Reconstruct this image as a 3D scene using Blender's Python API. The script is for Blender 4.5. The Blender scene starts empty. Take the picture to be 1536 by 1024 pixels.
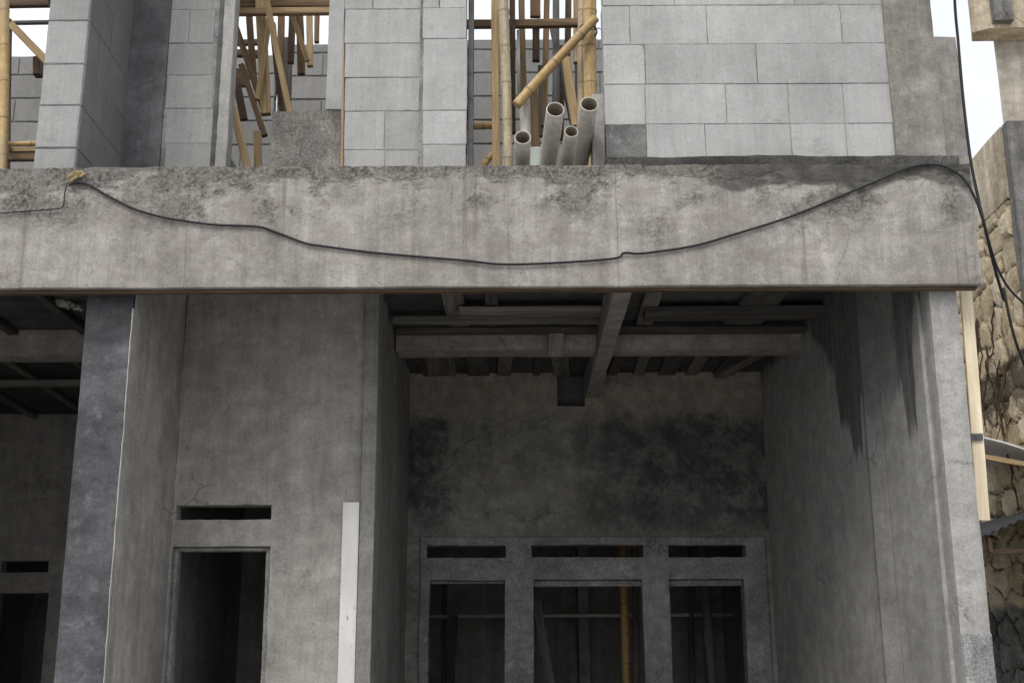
import bpy, bmesh, math, random
from mathutils import Vector, Matrix, noise
random.seed(7)
R = math.radians
sc = bpy.context.scene
col = sc.collection

# ------------------------------------------------------------------ camera
FPX = 1854.0
CAM = Vector((0, 0, 1.5))
ROT = Matrix.Rotation(R(105), 3, 'X') @ Matrix.Rotation(R(-0.25), 3, 'Z')
cd = bpy.data.cameras.new('camera')
cam = bpy.data.objects.new('camera', cd)
col.objects.link(cam)
cam.location = CAM
cam.rotation_euler = ROT.to_euler()
cd.sensor_width = 36
cd.lens = FPX / 1536 * 36
cd.clip_end = 3000
sc.camera = cam

def at(px, py, Y):
    """point of the vertical plane Y seen at a photo pixel"""
    d = ROT @ Vector(((px - 768) / FPX, -(py - 512) / FPX, -1))
    return CAM + d * (Y / d.y)
def ax(px, py, Y): return at(px, py, Y).x
def az(px, py, Y): return at(px, py, Y).z

# ------------------------------------------------------------------ material helpers
class NT:
    def __init__(s, name):
        s.m = bpy.data.materials.new(name); s.m.use_nodes = True
        s.t = s.m.node_tree; s.t.nodes.clear()
        s.out = s.n('ShaderNodeOutputMaterial'); s.bs = s.n('ShaderNodeBsdfPrincipled')
        s.t.links.new(s.bs.outputs[0], s.out.inputs[0])
        s.geo = s.n('ShaderNodeNewGeometry')
        s.P = s.geo.outputs['Position']
    def n(s, k): return s.t.nodes.new(k)
    def put(s, sock, v):
        if isinstance(v, bpy.types.NodeSocket): s.t.links.new(v, sock)
        elif isinstance(v, (tuple, list)):
            v = tuple(v)
            if len(v) == 3 and len(sock.default_value) == 4: v = v + (1,)
            sock.default_value = v
        else:
            try: sock.default_value = v
            except TypeError: sock.default_value = (v, v, v, 1)
    def math(s, op, a, b=0.0, clamp=False):
        q = s.n('ShaderNodeMath'); q.operation = op; q.use_clamp = clamp
        s.put(q.inputs[0], a); s.put(q.inputs[1], b); return q.outputs[0]
    def scale(s, v, xyz):
        q = s.n('ShaderNodeVectorMath'); q.operation = 'MULTIPLY'
        s.put(q.inputs[0], v); q.inputs[1].default_value = xyz; return q.outputs[0]
    def addv(s, v, w):
        q = s.n('ShaderNodeVectorMath'); q.operation = 'ADD'
        s.put(q.inputs[0], v); s.put(q.inputs[1], w); return q.outputs[0]
    def noise(s, v, sc_, det=5, rough=.6, dist=0.0):
        q = s.n('ShaderNodeTexNoise'); s.put(q.inputs['Vector'], v)
        q.inputs['Scale'].default_value = sc_; q.inputs['Detail'].default_value = det
        q.inputs['Roughness'].default_value = rough; q.inputs['Distortion'].default_value = dist
        return q.outputs[0]
    def voro(s, v, sc_, feat='F1', out=0, rnd=1.0):
        q = s.n('ShaderNodeTexVoronoi'); q.feature = feat; s.put(q.inputs['Vector'], v)
        q.inputs['Scale'].default_value = sc_; q.inputs['Randomness'].default_value = rnd
        return q.outputs[out]
    def map(s, v, a, b, c=0.0, d=1.0, smooth=True):
        q = s.n('ShaderNodeMapRange'); q.interpolation_type = 'SMOOTHSTEP' if smooth else 'LINEAR'
        s.put(q.inputs[0], v)
        for i, k in enumerate((a, b, c, d)): s.put(q.inputs[i + 1], k)
        return q.outputs[0]
    def mix(s, f, a, b, mode='MIX'):
        q = s.n('ShaderNodeMix'); q.data_type = 'RGBA'; q.blend_type = mode
        s.put(q.inputs[0], f); s.put(q.inputs[6], a); s.put(q.inputs[7], b); return q.outputs[2]
    def mul(s, c, f):
        """multiply a colour with a scalar factor"""
        return s.mix(1.0, c, f, 'MULTIPLY')
    def ramp(s, f, stops, interp='LINEAR'):
        q = s.n('ShaderNodeValToRGB'); s.put(q.inputs[0], f); q.color_ramp.interpolation = interp
        e = q.color_ramp.elements
        while len(e) < len(stops): e.new(0.5)
        for k, (p, c) in zip(e, stops):
            k.position = p; k.color = (c, c, c, 1) if isinstance(c, (int, float)) else tuple(c) + (1,)
        return q.outputs[0]
    def xyz(s, v=None):
        q = s.n('ShaderNodeSeparateXYZ'); s.put(q.inputs[0], v or s.P); return q.outputs
    def bump(s, h, strength=.3, dist=.01, prev=None):
        q = s.n('ShaderNodeBump'); q.inputs['Strength'].default_value = strength
        q.inputs['Distance'].default_value = dist; s.put(q.inputs['Height'], h)
        if prev: s.put(q.inputs['Normal'], prev)
        return q.outputs[0]
    def done(s, c, rough=.9, normal=None, spec=.25):
        s.put(s.bs.inputs['Base Color'], c); s.put(s.bs.inputs['Roughness'], rough)
        s.bs.inputs['Specular IOR Level'].default_value = spec
        if normal: s.put(s.bs.inputs['Normal'], normal)
        return s.m

def plaster_base(s, c1, c2, streak=.25, speck=.25, pit=.5, blotch=1.0, trowel=.2, crack=.35):
    """cement render: blotches, wash marks, brush lines, tide lines, hair cracks, pits; returns colour and normal"""
    P = s.P
    wob = s.scale(s.noise(P, 3, 3), (.05, .05, .3))
    a = s.noise(P, 1.25, 8, .70)
    c = s.mix(s.map(a, .36, .64), c1, c2)
    b = s.noise(P, 6.5, 6, .76)
    c = s.mul(c, s.map(b, .32, .68, 1 - .20 * blotch, 1.09, False))
    st = s.noise(s.scale(s.addv(P, wob), (5, 5, .45)), 1.6, 5, .7)
    c = s.mul(c, s.map(st, .3, .7, 1 - streak, 1 + streak * .4))
    br = s.noise(s.scale(s.addv(P, wob), (48, 48, 2.2)), 1.0, 3, .75)
    c = s.mul(c, s.map(br, .32, .68, .94, 1.04, False))
    tw = s.noise(s.scale(P, (2, 2, 3.6)), 2.6, 5, .72)
    c = s.mul(c, s.map(tw, .36, .68, 1 - trowel, 1 + trowel * .3))
    # tide lines left by drying water
    tn = s.noise(P, 1.7, 6, .62)
    tl = s.math('MULTIPLY', s.map(s.math('ABSOLUTE', s.math('SUBTRACT', tn, .53)), 0, .010, 1, 0), s.map(s.noise(P, 2.3, 3), .48, .62))
    c = s.mul(c, s.map(tl, 0, 1, 1, .80))
    f = s.noise(P, 85, 3, .8)
    c = s.mul(c, s.map(f, .3, .7, 1 - speck, 1 + speck * .6))
    # pale scuffs
    sc1 = s.map(s.noise(s.scale(P, (1, 1, .7)), 13, 5, .8), .60, .70)
    c = s.mix(s.math('MULTIPLY', sc1, .30), c, tuple(min(.8, k * 1.35) for k in c2))
    # hair cracks
    dv_ = s.addv(P, s.scale(s.noise(P, 6, 6, .7), (.22, .22, .22)))
    ce = s.voro(dv_, .95, 'DISTANCE_TO_EDGE')
    cr = s.math('MULTIPLY', s.map(ce, .0015, .006, 1, 0), s.map(s.noise(P, 1.3, 4), .52, .58))
    c = s.mul(c, s.map(cr, 0, 1, 1, 1 - crack))
    gate = s.map(s.noise(P, 2.6, 4), .47, .66)
    d1 = s.math('MULTIPLY', s.map(s.voro(P, 24), .07, .15, 1, 0), gate)
    d2 = s.math('MULTIPLY', s.map(s.voro(P, 58), .10, .18, 1, 0), s.map(s.noise(P, 3.7, 4), .5, .62))
    dots = s.math('MAXIMUM', d1, d2)
    c = s.mul(c, s.map(dots, 0, 1, 1, 1 - pit))
    ns = s.bump(b, .40, .014)
    ns = s.bump(f, .40, .005, ns)
    ns = s.bump(s.math('MULTIPLY', s.math('MAXIMUM', dots, cr), -1.0), .6, .005, ns)
    return c, ns

def m_plaster(name, c1, c2, **k):
    s = NT(name); c, n_ = plaster_base(s, c1, c2, **k); return s.done(c, .92, n_)

def m_beam():
    s = NT('beam concrete'); P = s.P; x, y, z = s.xyz()
    c, n_ = plaster_base(s, (.330, .306, .280), (.44, .413, .382), streak=.22, speck=.18, pit=.5, trowel=.17, crack=.12, blotch=.9)
    # brown rust-dirt blotches, greenish and dark drips
    c = s.mix(s.math('MULTIPLY', s.map(s.noise(s.scale(P, (1, 1, 2.2)), 2.1, 7, .72, .15), .5, .66), .45), c, (.235, .20, .165))
    drip = s.math('MULTIPLY', s.map(s.noise(s.scale(P, (14, 14, .35)), 1.2, 4, .6), .57, .68), s.map(s.noise(P, 1.1, 3), .45, .6))
    c = s.mix(s.math('MULTIPLY', drip, .55), c, (.15, .13, .09))
    # coarse aggregate showing along the top edge, with its own ragged border
    edge = s.noise(s.scale(P, (1.2, 1, 2)), 1.6, 6, .66, .1)
    lim = s.map(edge, .28, .72, 4.58, 4.26, False)
    hi = s.math('SUBTRACT', z, lim)
    agg = s.map(hi, -.02, .06)
    pat = s.map(s.noise(P, 2.0, 5, .65), .47, .58)
    agg2 = s.math('MAXIMUM', agg, s.math('MULTIPLY', pat, s.map(hi, -.36, -.1)))
    ag = s.noise(P, 38, 5, .8); vo = s.voro(P, 42)
    ac = s.mix(s.map(ag, .35, .68), (.085, .078, .07), (.34, .315, .285))
    ac = s.mul(ac, s.map(vo, .15, .55, .55, 1.15))
    c = s.mix(s.math('MULTIPLY', agg2, s.map(s.noise(P, 7, 5, .7), .33, .56, .25, .92)), c, ac)
    # damp cement skim at the right end, smooth wavy lower border
    wl = s.noise(s.scale(P, (1, 0, 0)), 2.6, 2, .4)
    low = s.map(wl, .3, .7, 4.46, 4.30, False)
    inx = s.map(s.math('ADD', x, s.math('MULTIPLY', z, -.8)), -2.42, -2.12)
    damp = s.math('MULTIPLY', s.map(s.math('SUBTRACT', z, low), -.012, .02), inx)
    dc = s.mul((.125, .119, .108), s.map(s.noise(P, 9, 6, .7), .3, .7, .55, 1.25))
    c = s.mix(s.math('MULTIPLY', damp, .92), c, dc)
    # yellowish moss wash right of the pour joint
    yw = s.math('MULTIPLY', s.map(s.math('ABSOLUTE', s.math('SUBTRACT', x, .98)), .02, .30, 1, 0), s.map(s.noise(s.scale(P, (8, 8, .7)), 1.5, 6, .7), .46, .62))
    yw = s.math('MULTIPLY', yw, s.map(z, 3.85, 4.2))
    c = s.mix(s.math('MULTIPLY', yw, .55), c, (.27, .225, .12))
    # pour joints
    for jx, w_, k in ((.645, .006, .35), (-1.98, .006, .22), (-2.62, .005, .14)):
        wob = s.math('MULTIPLY', s.math('SUBTRACT', s.noise(P, 5, 3), .5), .03)
        d = s.math('ABSOLUTE', s.math('SUBTRACT', s.math('ADD', x, wob), jx))
        c = s.mul(c, s.map(d, 0, w_, 1 - k, 1))
    n_ = s.bump(s.math('MULTIPLY', ag, agg2), .9, .03, n_)
    return s.done(c, .93, n_)

def m_rear():
    s = NT('rear wall render'); P = s.P; x, y, z = s.xyz()
    c, n_ = plaster_base(s, (.28, .27, .245), (.42, .405, .375), streak=.12, speck=.25, pit=.6)
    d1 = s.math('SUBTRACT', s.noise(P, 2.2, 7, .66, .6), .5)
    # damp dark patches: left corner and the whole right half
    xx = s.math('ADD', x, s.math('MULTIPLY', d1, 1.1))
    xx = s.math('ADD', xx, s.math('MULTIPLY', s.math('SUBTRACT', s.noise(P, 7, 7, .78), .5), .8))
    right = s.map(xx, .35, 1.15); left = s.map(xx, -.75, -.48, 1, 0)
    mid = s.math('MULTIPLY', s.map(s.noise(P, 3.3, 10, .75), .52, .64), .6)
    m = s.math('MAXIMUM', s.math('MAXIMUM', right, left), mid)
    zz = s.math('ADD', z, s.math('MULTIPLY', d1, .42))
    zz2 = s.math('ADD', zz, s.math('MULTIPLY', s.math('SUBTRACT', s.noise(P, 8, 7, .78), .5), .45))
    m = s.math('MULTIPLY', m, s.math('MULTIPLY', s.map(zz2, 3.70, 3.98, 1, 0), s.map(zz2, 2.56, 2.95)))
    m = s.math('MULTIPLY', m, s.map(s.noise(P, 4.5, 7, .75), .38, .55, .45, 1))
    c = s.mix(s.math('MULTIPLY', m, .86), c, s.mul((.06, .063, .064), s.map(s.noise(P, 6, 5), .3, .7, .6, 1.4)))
    # bare brownish band below the slab
    top = s.map(s.math('ADD', zz, s.math('MULTIPLY', s.math('SUBTRACT', s.noise(P, 8, 7, .78), .5), .45)), 3.72, 4.0)
    bc = s.mix(s.map(s.noise(P, 9, 6, .75), .35, .65), (.27, .23, .185), (.44, .39, .33))
    c = s.mix(s.math('MULTIPLY', top, .85), c, bc)
    n_ = s.bump(s.math('MULTIPLY', s.noise(P, 40, 4, .8), top), .6, .015, n_)
    return s.done(c, .94, n_)

def m_side():
    s = NT('side wall render'); P = s.P; x, y, z = s.xyz()
    c, n_ = plaster_base(s, (.36, .35, .335), (.45, .44, .42), streak=.10, speck=.14, pit=.3, trowel=.14)
    c = s.mul(c, s.math('MINIMUM', 1.0, s.math('ADD', s.map(s.math('ABSOLUTE', s.math('SUBTRACT', y, 8.19)), .05, .09, .62, 1), 0)))
    # darker strip where the wall steps
    # black damp runs: lowest point of each run given along the wall
    yy = s.math('ADD', y, s.math('MULTIPLY', s.math('SUBTRACT', s.noise(s.scale(P, (1, 1, .3)), 9, 3), .5), .06))
    t = s.map(yy, 7.0, 9.6, 0, 1, False)
    lo = s.ramp(t, [(0, .95), (.185, .60), (.20, .20), (.26, .17), (.28, .42), (.33, .36), (.40, .40), (.46, .33), (.500, .42),
                    (.515, .19), (.595, .20), (.612, .32), (.70, .36), (.74, .62), (.82, .75), (1, .95)])
    low = s.math('ADD', s.math('MULTIPLY', lo, 1.6), 2.62)
    low = s.math('ADD', low, s.math('MULTIPLY', s.math('SUBTRACT', s.noise(s.scale(P, (13, 13, 1.0)), 1, 6, .7), .5), .50))
    m = s.map(s.math('SUBTRACT', z, low), -.04, .09)
    body = s.map(t, .44, .52, .50, 1.0)
    body = s.math('MAXIMUM', body, s.map(t, .33, .28, .0, 1.0))
    body = s.math('MULTIPLY', body, s.map(s.noise(s.scale(P, (12, 12, .8)), 1.3, 5, .7), .25, .6, .6, .95))
    c = s.mix(s.math('MULTIPLY', m, s.math('MULTIPLY', body, .93)), c, s.mul((.075, .072, .068), s.map(s.noise(P, 9, 6, .75), .3, .7, .6, 1.4)))
    return s.done(c, .9, n_)

def m_block(name, k=1.0, tint=(1, .992, .975)):
    s = NT(name); P = s.P
    at_ = s.n('ShaderNodeAttribute'); at_.attribute_name = 'rnd'
    r = at_.outputs['Fac']
    Pb = s.addv(P, s.scale(s.math('MULTIPLY', r, 17.0), (1, 1, 1)))
    b1 = tuple(.405 * k * t for t in tint); b2 = tuple(.475 * k * t for t in tint)
    c = s.mix(r, b1, b2)
    c = s.mul(c, s.map(s.noise(P, .9, 8, .65), .35, .65, .88, 1.05))
    c = s.mul(c, s.map(s.noise(Pb, 7.0, 9, .75), .33, .67, .90, 1.05, False))
    br = s.noise(s.scale(P, (52, 52, 2.5)), 1.0, 5, .75)
    c = s.mul(c, s.map(br, .32, .68, .93, 1.04, False))
    st = s.noise(s.scale(P, (4, 4, .5)), 1.4, 8, .72)
    c = s.mul(c, s.map(st, .40, .56, .93, 1.01))
    f = s.noise(Pb, 95, 3, .85)
    c = s.mul(c, s.map(f, .3, .7, .87, 1.09))
    gate = s.map(s.noise(Pb, 3, 3), .5, .62)
    d = s.math('MULTIPLY', s.map(s.voro(Pb, 30), .07, .14, 1, 0), gate)
    c = s.mul(c, s.map(d, 0, 1, 1, .5))
    dirt = s.map(s.noise(s.scale(Pb, (1, 1, 1.6)), 2.6, 10, .78), .57, .68)
    c = s.mix(s.math('MULTIPLY', dirt, .38), c, (.20, .195, .185))
    pale = s.map(s.noise(Pb, 9, 9, .8), .60, .70)
    c = s.mix(s.math('MULTIPLY', pale, .25), c, (.62, .61, .59))
    n_ = s.bump(f, .35, .005); n_ = s.bump(s.noise(Pb, 14, 5), .3, .008, n_)
    return s.done(c, .95, n_, .15)

def uvn(s):
    q = s.n('ShaderNodeUVMap'); q.uv_map = 'uv'; return q.outputs[0]

def m_wood(name, c1, c2, knots=True, dirt=.4):
    s = NT(name); uv = uvn(s)
    oi = s.n('ShaderNodeObjectInfo'); rn = oi.outputs['Random']
    q = s.n('ShaderNodeCombineXYZ'); s.put(q.inputs[2], s.math('MULTIPLY', rn, 31.0))
    V = s.addv(uv, q.outputs[0])
    g = s.noise(s.scale(V, (55, 2.2, 1)), 1.0, 6, .65, 1.4)
    c = s.mix(s.map(g, .3, .7), c1, c2)
    c = s.mul(c, s.map(rn, 0, 1, .78, 1.15, False))
    l = s.noise(s.scale(V, (9, 1.2, 1)), 1.0, 4, .6)
    c = s.mul(c, s.map(l, .35, .7, 1 - dirt, 1.08))
    sp = s.map(s.noise(V, 22, 5, .8), .58, .7)
    c = s.mix(s.math('MULTIPLY', sp, .45 * dirt * 2), c, (.28, .26, .23))
    n_ = s.bump(g, .35, .004)
    return s.done(c, .75, n_, .25)

def m_bamboo(name, c1, c2):
    s = NT(name); uv = uvn(s)
    oi = s.n('ShaderNodeObjectInfo'); rn = oi.outputs['Random']
    q = s.n('ShaderNodeCombineXYZ'); s.put(q.inputs[2], s.math('MULTIPLY', rn, 23.0))
    V = s.addv(uv, q.outputs[0])
    c = s.mix(s.map(s.noise(s.scale(V, (20, 2.5, 1)), 1, 5, .65, .6), .32, .7), c1, c2)
    c = s.mul(c, s.map(s.noise(V, 30, 4, .7), .3, .7, .82, 1.1))
    u, v, w = s.xyz(uv)
    fr = s.math('FRACT', s.math('DIVIDE', v, .29))
    ring = s.map(s.math('ABSOLUTE', s.math('SUBTRACT', fr, .5)), .0, .045, 1, 0)
    c = s.mix(s.math('MULTIPLY', ring, .65), c, (.13, .095, .055))
    grey = s.map(s.noise(s.scale(V, (6, 1.5, 1)), 1, 4), .5, .66)
    c = s.mix(s.math('MULTIPLY', grey, .5), c, (.33, .29, .23))
    return s.done(c, .5, s.bump(s.noise(s.scale(V, (70, 3, 1)), 1, 3), .2, .003), .4)

def m_stone():
    s = NT('rubble stone'); P = s.P; x, y, z = s.xyz()
    at_ = s.n('ShaderNodeAttribute'); at_.attribute_name = 'rnd'; r = at_.outputs['Fac']
    jt = s.n('ShaderNodeAttribute'); jt.attribute_name = 'joint'; j = jt.outputs['Fac']
    c = s.mix(r, (.56, .44, .28), (.78, .66, .48))
    c = s.mul(c, s.map(s.noise(P, 5, 9, .75), .3, .7, .72, 1.12))
    c = s.mul(c, s.map(s.noise(P, 40, 4, .75), .3, .7, .75, 1.12))
    c = s.mix(s.math('MULTIPLY', s.map(s.noise(P, 2.6, 9, .75), .58, .70), .5), c, (.20, .17, .125))
    gl = s.map(s.math('ADD', z, s.math('MULTIPLY', s.math('SUBTRACT', s.noise(P, 4, 5), .5), .25)), 2.1, 2.2, 1, 0)
    gc = s.mul(s.mix(r, (.14, .138, .13), (.25, .245, .23)), s.map(s.noise(P, 9, 7, .75), .3, .7, .5, 1.2))
    c = s.mix(gl, c, gc)
    c = s.mix(s.map(s.math('ADD', j, s.math('MULTIPLY', s.math('SUBTRACT', s.noise(P, 3, 5), .5), 1.5)), .35, .75), c, s.mix(.75, c, (.09, .07, .048)))
    # dark root-grown patch
    pt = s.math('ADD', s.math('MULTIPLY', s.math('ABSOLUTE', s.math('SUBTRACT', z, 4.35)), 1.5), s.math('MULTIPLY', s.math('SUBTRACT', s.noise(P, 4, 9, .75), .5), 1.6))
    c = s.mix(s.math('MULTIPLY', s.map(pt, .2, .42, .85, 0), s.map(x, 5.3, 5.45, 1, 0)), c, (.075, .062, .045))
    n_ = s.bump(s.noise(P, 18, 7, .7), .7, .03)
    return s.done(c, .95, n_, .15)

def m_simple(name, c, rough=.5, var=.15, spec=.4, metal=0.0, sc_=12):
    s = NT(name)
    k = s.mul(c, s.map(s.noise(s.P, sc_, 6, .7), .3, .7, 1 - var, 1 + var * .5))
    k = s.mul(k, s.map(s.noise(s.P, sc_ * 6, 3, .7), .3, .7, 1 - var * .5, 1.04))
    s.bs.inputs['Metallic'].default_value = metal
    return s.done(k, rough, s.bump(s.noise(s.P, sc_ * 3, 4), .15, .004), spec)

def m_white_board():
    s = NT('white painted strip'); P = s.P; x, y, z = s.xyz()
    c = s.mul((.80, .785, .76), s.map(s.noise(s.scale(P, (3, 3, 1)), 3, 5), .3, .7, .9, 1.05))
    c = s.mix(s.map(z, 1.9, 1.5, 0, .35), c, (.52, .52, .54))
    ch = s.map(s.noise(s.scale(P, (2, 2, .8)), 14, 6, .72, .2), .61, .64)
    ch = s.math('MULTIPLY', ch, s.map(z, 1.98, 1.85))
    c = s.mix(s.math('MULTIPLY', ch, .9), c, (.12, .12, .125))
    return s.done(c, .6, None, .3)

def m_ground():
    s = NT('packed earth and gravel'); P = s.P
    c = s.mix(s.map(s.noise(P, .6, 7, .65), .35, .65), (.38, .378, .372), (.48, .475, .465))
    c = s.mul(c, s.map(s.noise(P, 12, 6, .75), .3, .7, .65, 1.15))
    c = s.mul(c, s.map(s.voro(P, 28), .1, .5, .75, 1.1))
    return s.done(c, .95, s.bump(s.noise(P, 20, 6, .7), .6, .03))

def m_pillar():
    s = NT('pillar concrete'); P = s.P; x, y, z = s.xyz()
    c, n_ = plaster_base(s, (.080, .081, .088), (.155, .157, .168), streak=.08, speck=.2, pit=.4, trowel=.25, blotch=1.25)
    pale = s.map(s.noise(P, 6, 7, .72), .54, .7)
    c = s.mix(s.math('MULTIPLY', pale, .35), c, (.31, .31, .322))
    # darker cement at the pillar head, deepened with the beam's painted shadow
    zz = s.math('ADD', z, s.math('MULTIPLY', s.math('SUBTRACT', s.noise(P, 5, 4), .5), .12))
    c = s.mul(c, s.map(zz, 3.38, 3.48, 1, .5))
    return s.done(c, .85, n_)

M = {}
M['beam'] = m_beam()
M['plaster'] = m_plaster('wall render', (.39, .367, .338), (.52, .492, .458), streak=.16, speck=.2, pit=.5, trowel=.14)
M['plaster_grey'] = m_plaster('grey render', (.27, .265, .25), (.36, .35, .33), streak=.2, speck=.18, pit=.35, trowel=.14)
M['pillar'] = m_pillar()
M['column'] = m_plaster('column concrete', (.38, .37, .35), (.48, .465, .44), streak=.14, speck=.16, pit=.35, trowel=.14)
M['column_brown'] = m_plaster('weathered column concrete', (.25, .235, .205), (.38, .36, .325), streak=.2, speck=.2, pit=.4, blotch=1.3)
M['column_dark'] = m_plaster('dark column concrete', (.115, .115, .12), (.185, .185, .19), streak=.2, speck=.15, pit=.4)
M['rear'] = m_rear()
M['side'] = m_side()
M['frame'] = m_plaster('door frame concrete', (.30, .30, .295), (.46, .455, .44), streak=.14, speck=.4, pit=.6, blotch=1.4)
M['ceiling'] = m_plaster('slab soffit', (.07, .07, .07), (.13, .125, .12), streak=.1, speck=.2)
M['ceil_beam'] = m_plaster('ceiling beam concrete', (.32, .285, .25), (.46, .42, .38), streak=.1, speck=.25)
M['block'] = m_block('aerated block')
M['block_shade'] = m_block('dark block face with painted shade', .45)  # darkened block copy, shade put into its colour
M['block_light'] = m_block('light aerated block', 1.1, (1, .995, .985))
M['block_grey'] = m_block('grey aerated block', .78)
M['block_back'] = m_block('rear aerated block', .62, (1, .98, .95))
M['block_dark'] = m_plaster('dark wet block', (.09, .09, .09), (.30, .295, .285), speck=.3, pit=.5)
M['mortar'] = m_plaster('joint mortar', (.15, .145, .14), (.42, .41, .39), speck=.3, blotch=1.4)
M['rough'] = m_plaster('coarse mortar', (.19, .175, .16), (.33, .31, .285), speck=.5, pit=.6, blotch=1.5)
M['footing'] = m_plaster('speckled cement', (.34, .335, .335), (.48, .475, .47), speck=.5, pit=.6, blotch=1.3)
M['bed'] = m_plaster('dark bedding mortar', (.065, .062, .058), (.15, .145, .135), speck=.5, pit=.5, blotch=1.4)
M['column_pale'] = m_plaster('pale pier concrete', (.40, .378, .345), (.50, .475, .44), streak=.25, speck=.16, pit=.3)
M['wood'] = m_wood('pale timber', (.42, .285, .14), (.62, .46, .265))
M['wood_mid'] = m_wood('brown timber', (.16, .10, .055), (.29, .195, .115))
M['wood_dark'] = m_wood('dark timber', (.075, .05, .032), (.14, .095, .06))
M['joist'] = m_wood('old formwork timber', (.17, .152, .135), (.29, .268, .24))
M['joist_dark'] = m_wood('dark formwork timber', (.08, .074, .068), (.15, .138, .125))
M['wood_grey'] = m_wood('grey timber', (.13, .12, .11), (.22, .20, .18))
M['cream'] = m_wood('cream board', (.72, .60, .41), (.82, .72, .54), dirt=.2)
M['bamboo'] = m_bamboo('bamboo', (.46, .30, .12), (.62, .46, .23))
M['bamboo_grey'] = m_bamboo('weathered bamboo', (.36, .29, .19), (.55, .46, .33))
M['bamboo_dim'] = m_bamboo('orange bamboo', (.48, .27, .09), (.62, .38, .15))
def m_pvc():
    s = NT('grey plastic pipe'); P = s.P
    c = s.mul((.66, .62, .56), s.map(s.noise(P, 9, 6, .7), .3, .7, .78, 1.06))
    sp = s.map(s.noise(P, 26, 6, .75), .57, .63)
    c = s.mix(s.math('MULTIPLY', sp, .6), c, (.30, .285, .26))
    dr = s.map(s.noise(s.scale(P, (30, 4, 4)), 1, 4), .55, .7)
    c = s.mix(s.math('MULTIPLY', dr, .35), c, (.22, .20, .17))
    return s.done(c, .5, s.bump(sp, .3, .004), .35)
M['pvc'] = m_pvc()
M['pvc_in'] = m_simple('dark pipe bore', (.30, .26, .20), .8, .25, .1)  # darker colour for the inside of the pipes
M['cable'] = m_simple('black cable', (.018, .019, .022), .55, .2, .3)
M['steel'] = m_simple('dull steel', (.10, .10, .105), .6, .3, .4)
M['tub'] = m_simple('pale green plastic', (.45, .50, .45), .5, .12)
M['yellow'] = m_simple('yellow wrap', (.40, .32, .17), .7, .25, .2, 0, 40)
M['chips'] = m_simple('pale crumbs', (.50, .48, .42), .8, .25, .2, 0, 30)
M['white_board'] = m_white_board()
M['stone'] = m_stone()
M['nb_conc'] = m_plaster('neighbour concrete', (.50, .41, .29), (.70, .60, .45), streak=.4, speck=.2, pit=.5, blotch=1.3)
M['nb_grey'] = m_plaster('neighbour grey concrete', (.17, .165, .155), (.28, .27, .255), streak=.45, speck=.25, pit=.5)
M['nb_wall'] = m_plaster('neighbour cream wall', (.46, .42, .355), (.60, .555, .485), streak=.2, speck=.12, pit=.3)
M['sheet'] = m_simple('weathered metal sheet', (.06, .06, .065), .7, .5, .3, .2, 6)
M['sheet_white'] = m_simple('white roof edge', (.68, .66, .63), .6, .15)
M['vine'] = m_simple('dry vine', (.075, .055, .035), .9, .4, .1, 0, 20)
M['ground'] = m_ground()
M['floor'] = m_plaster('raw floor slab', (.20, .195, .185), (.32, .31, .30), speck=.25)

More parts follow.
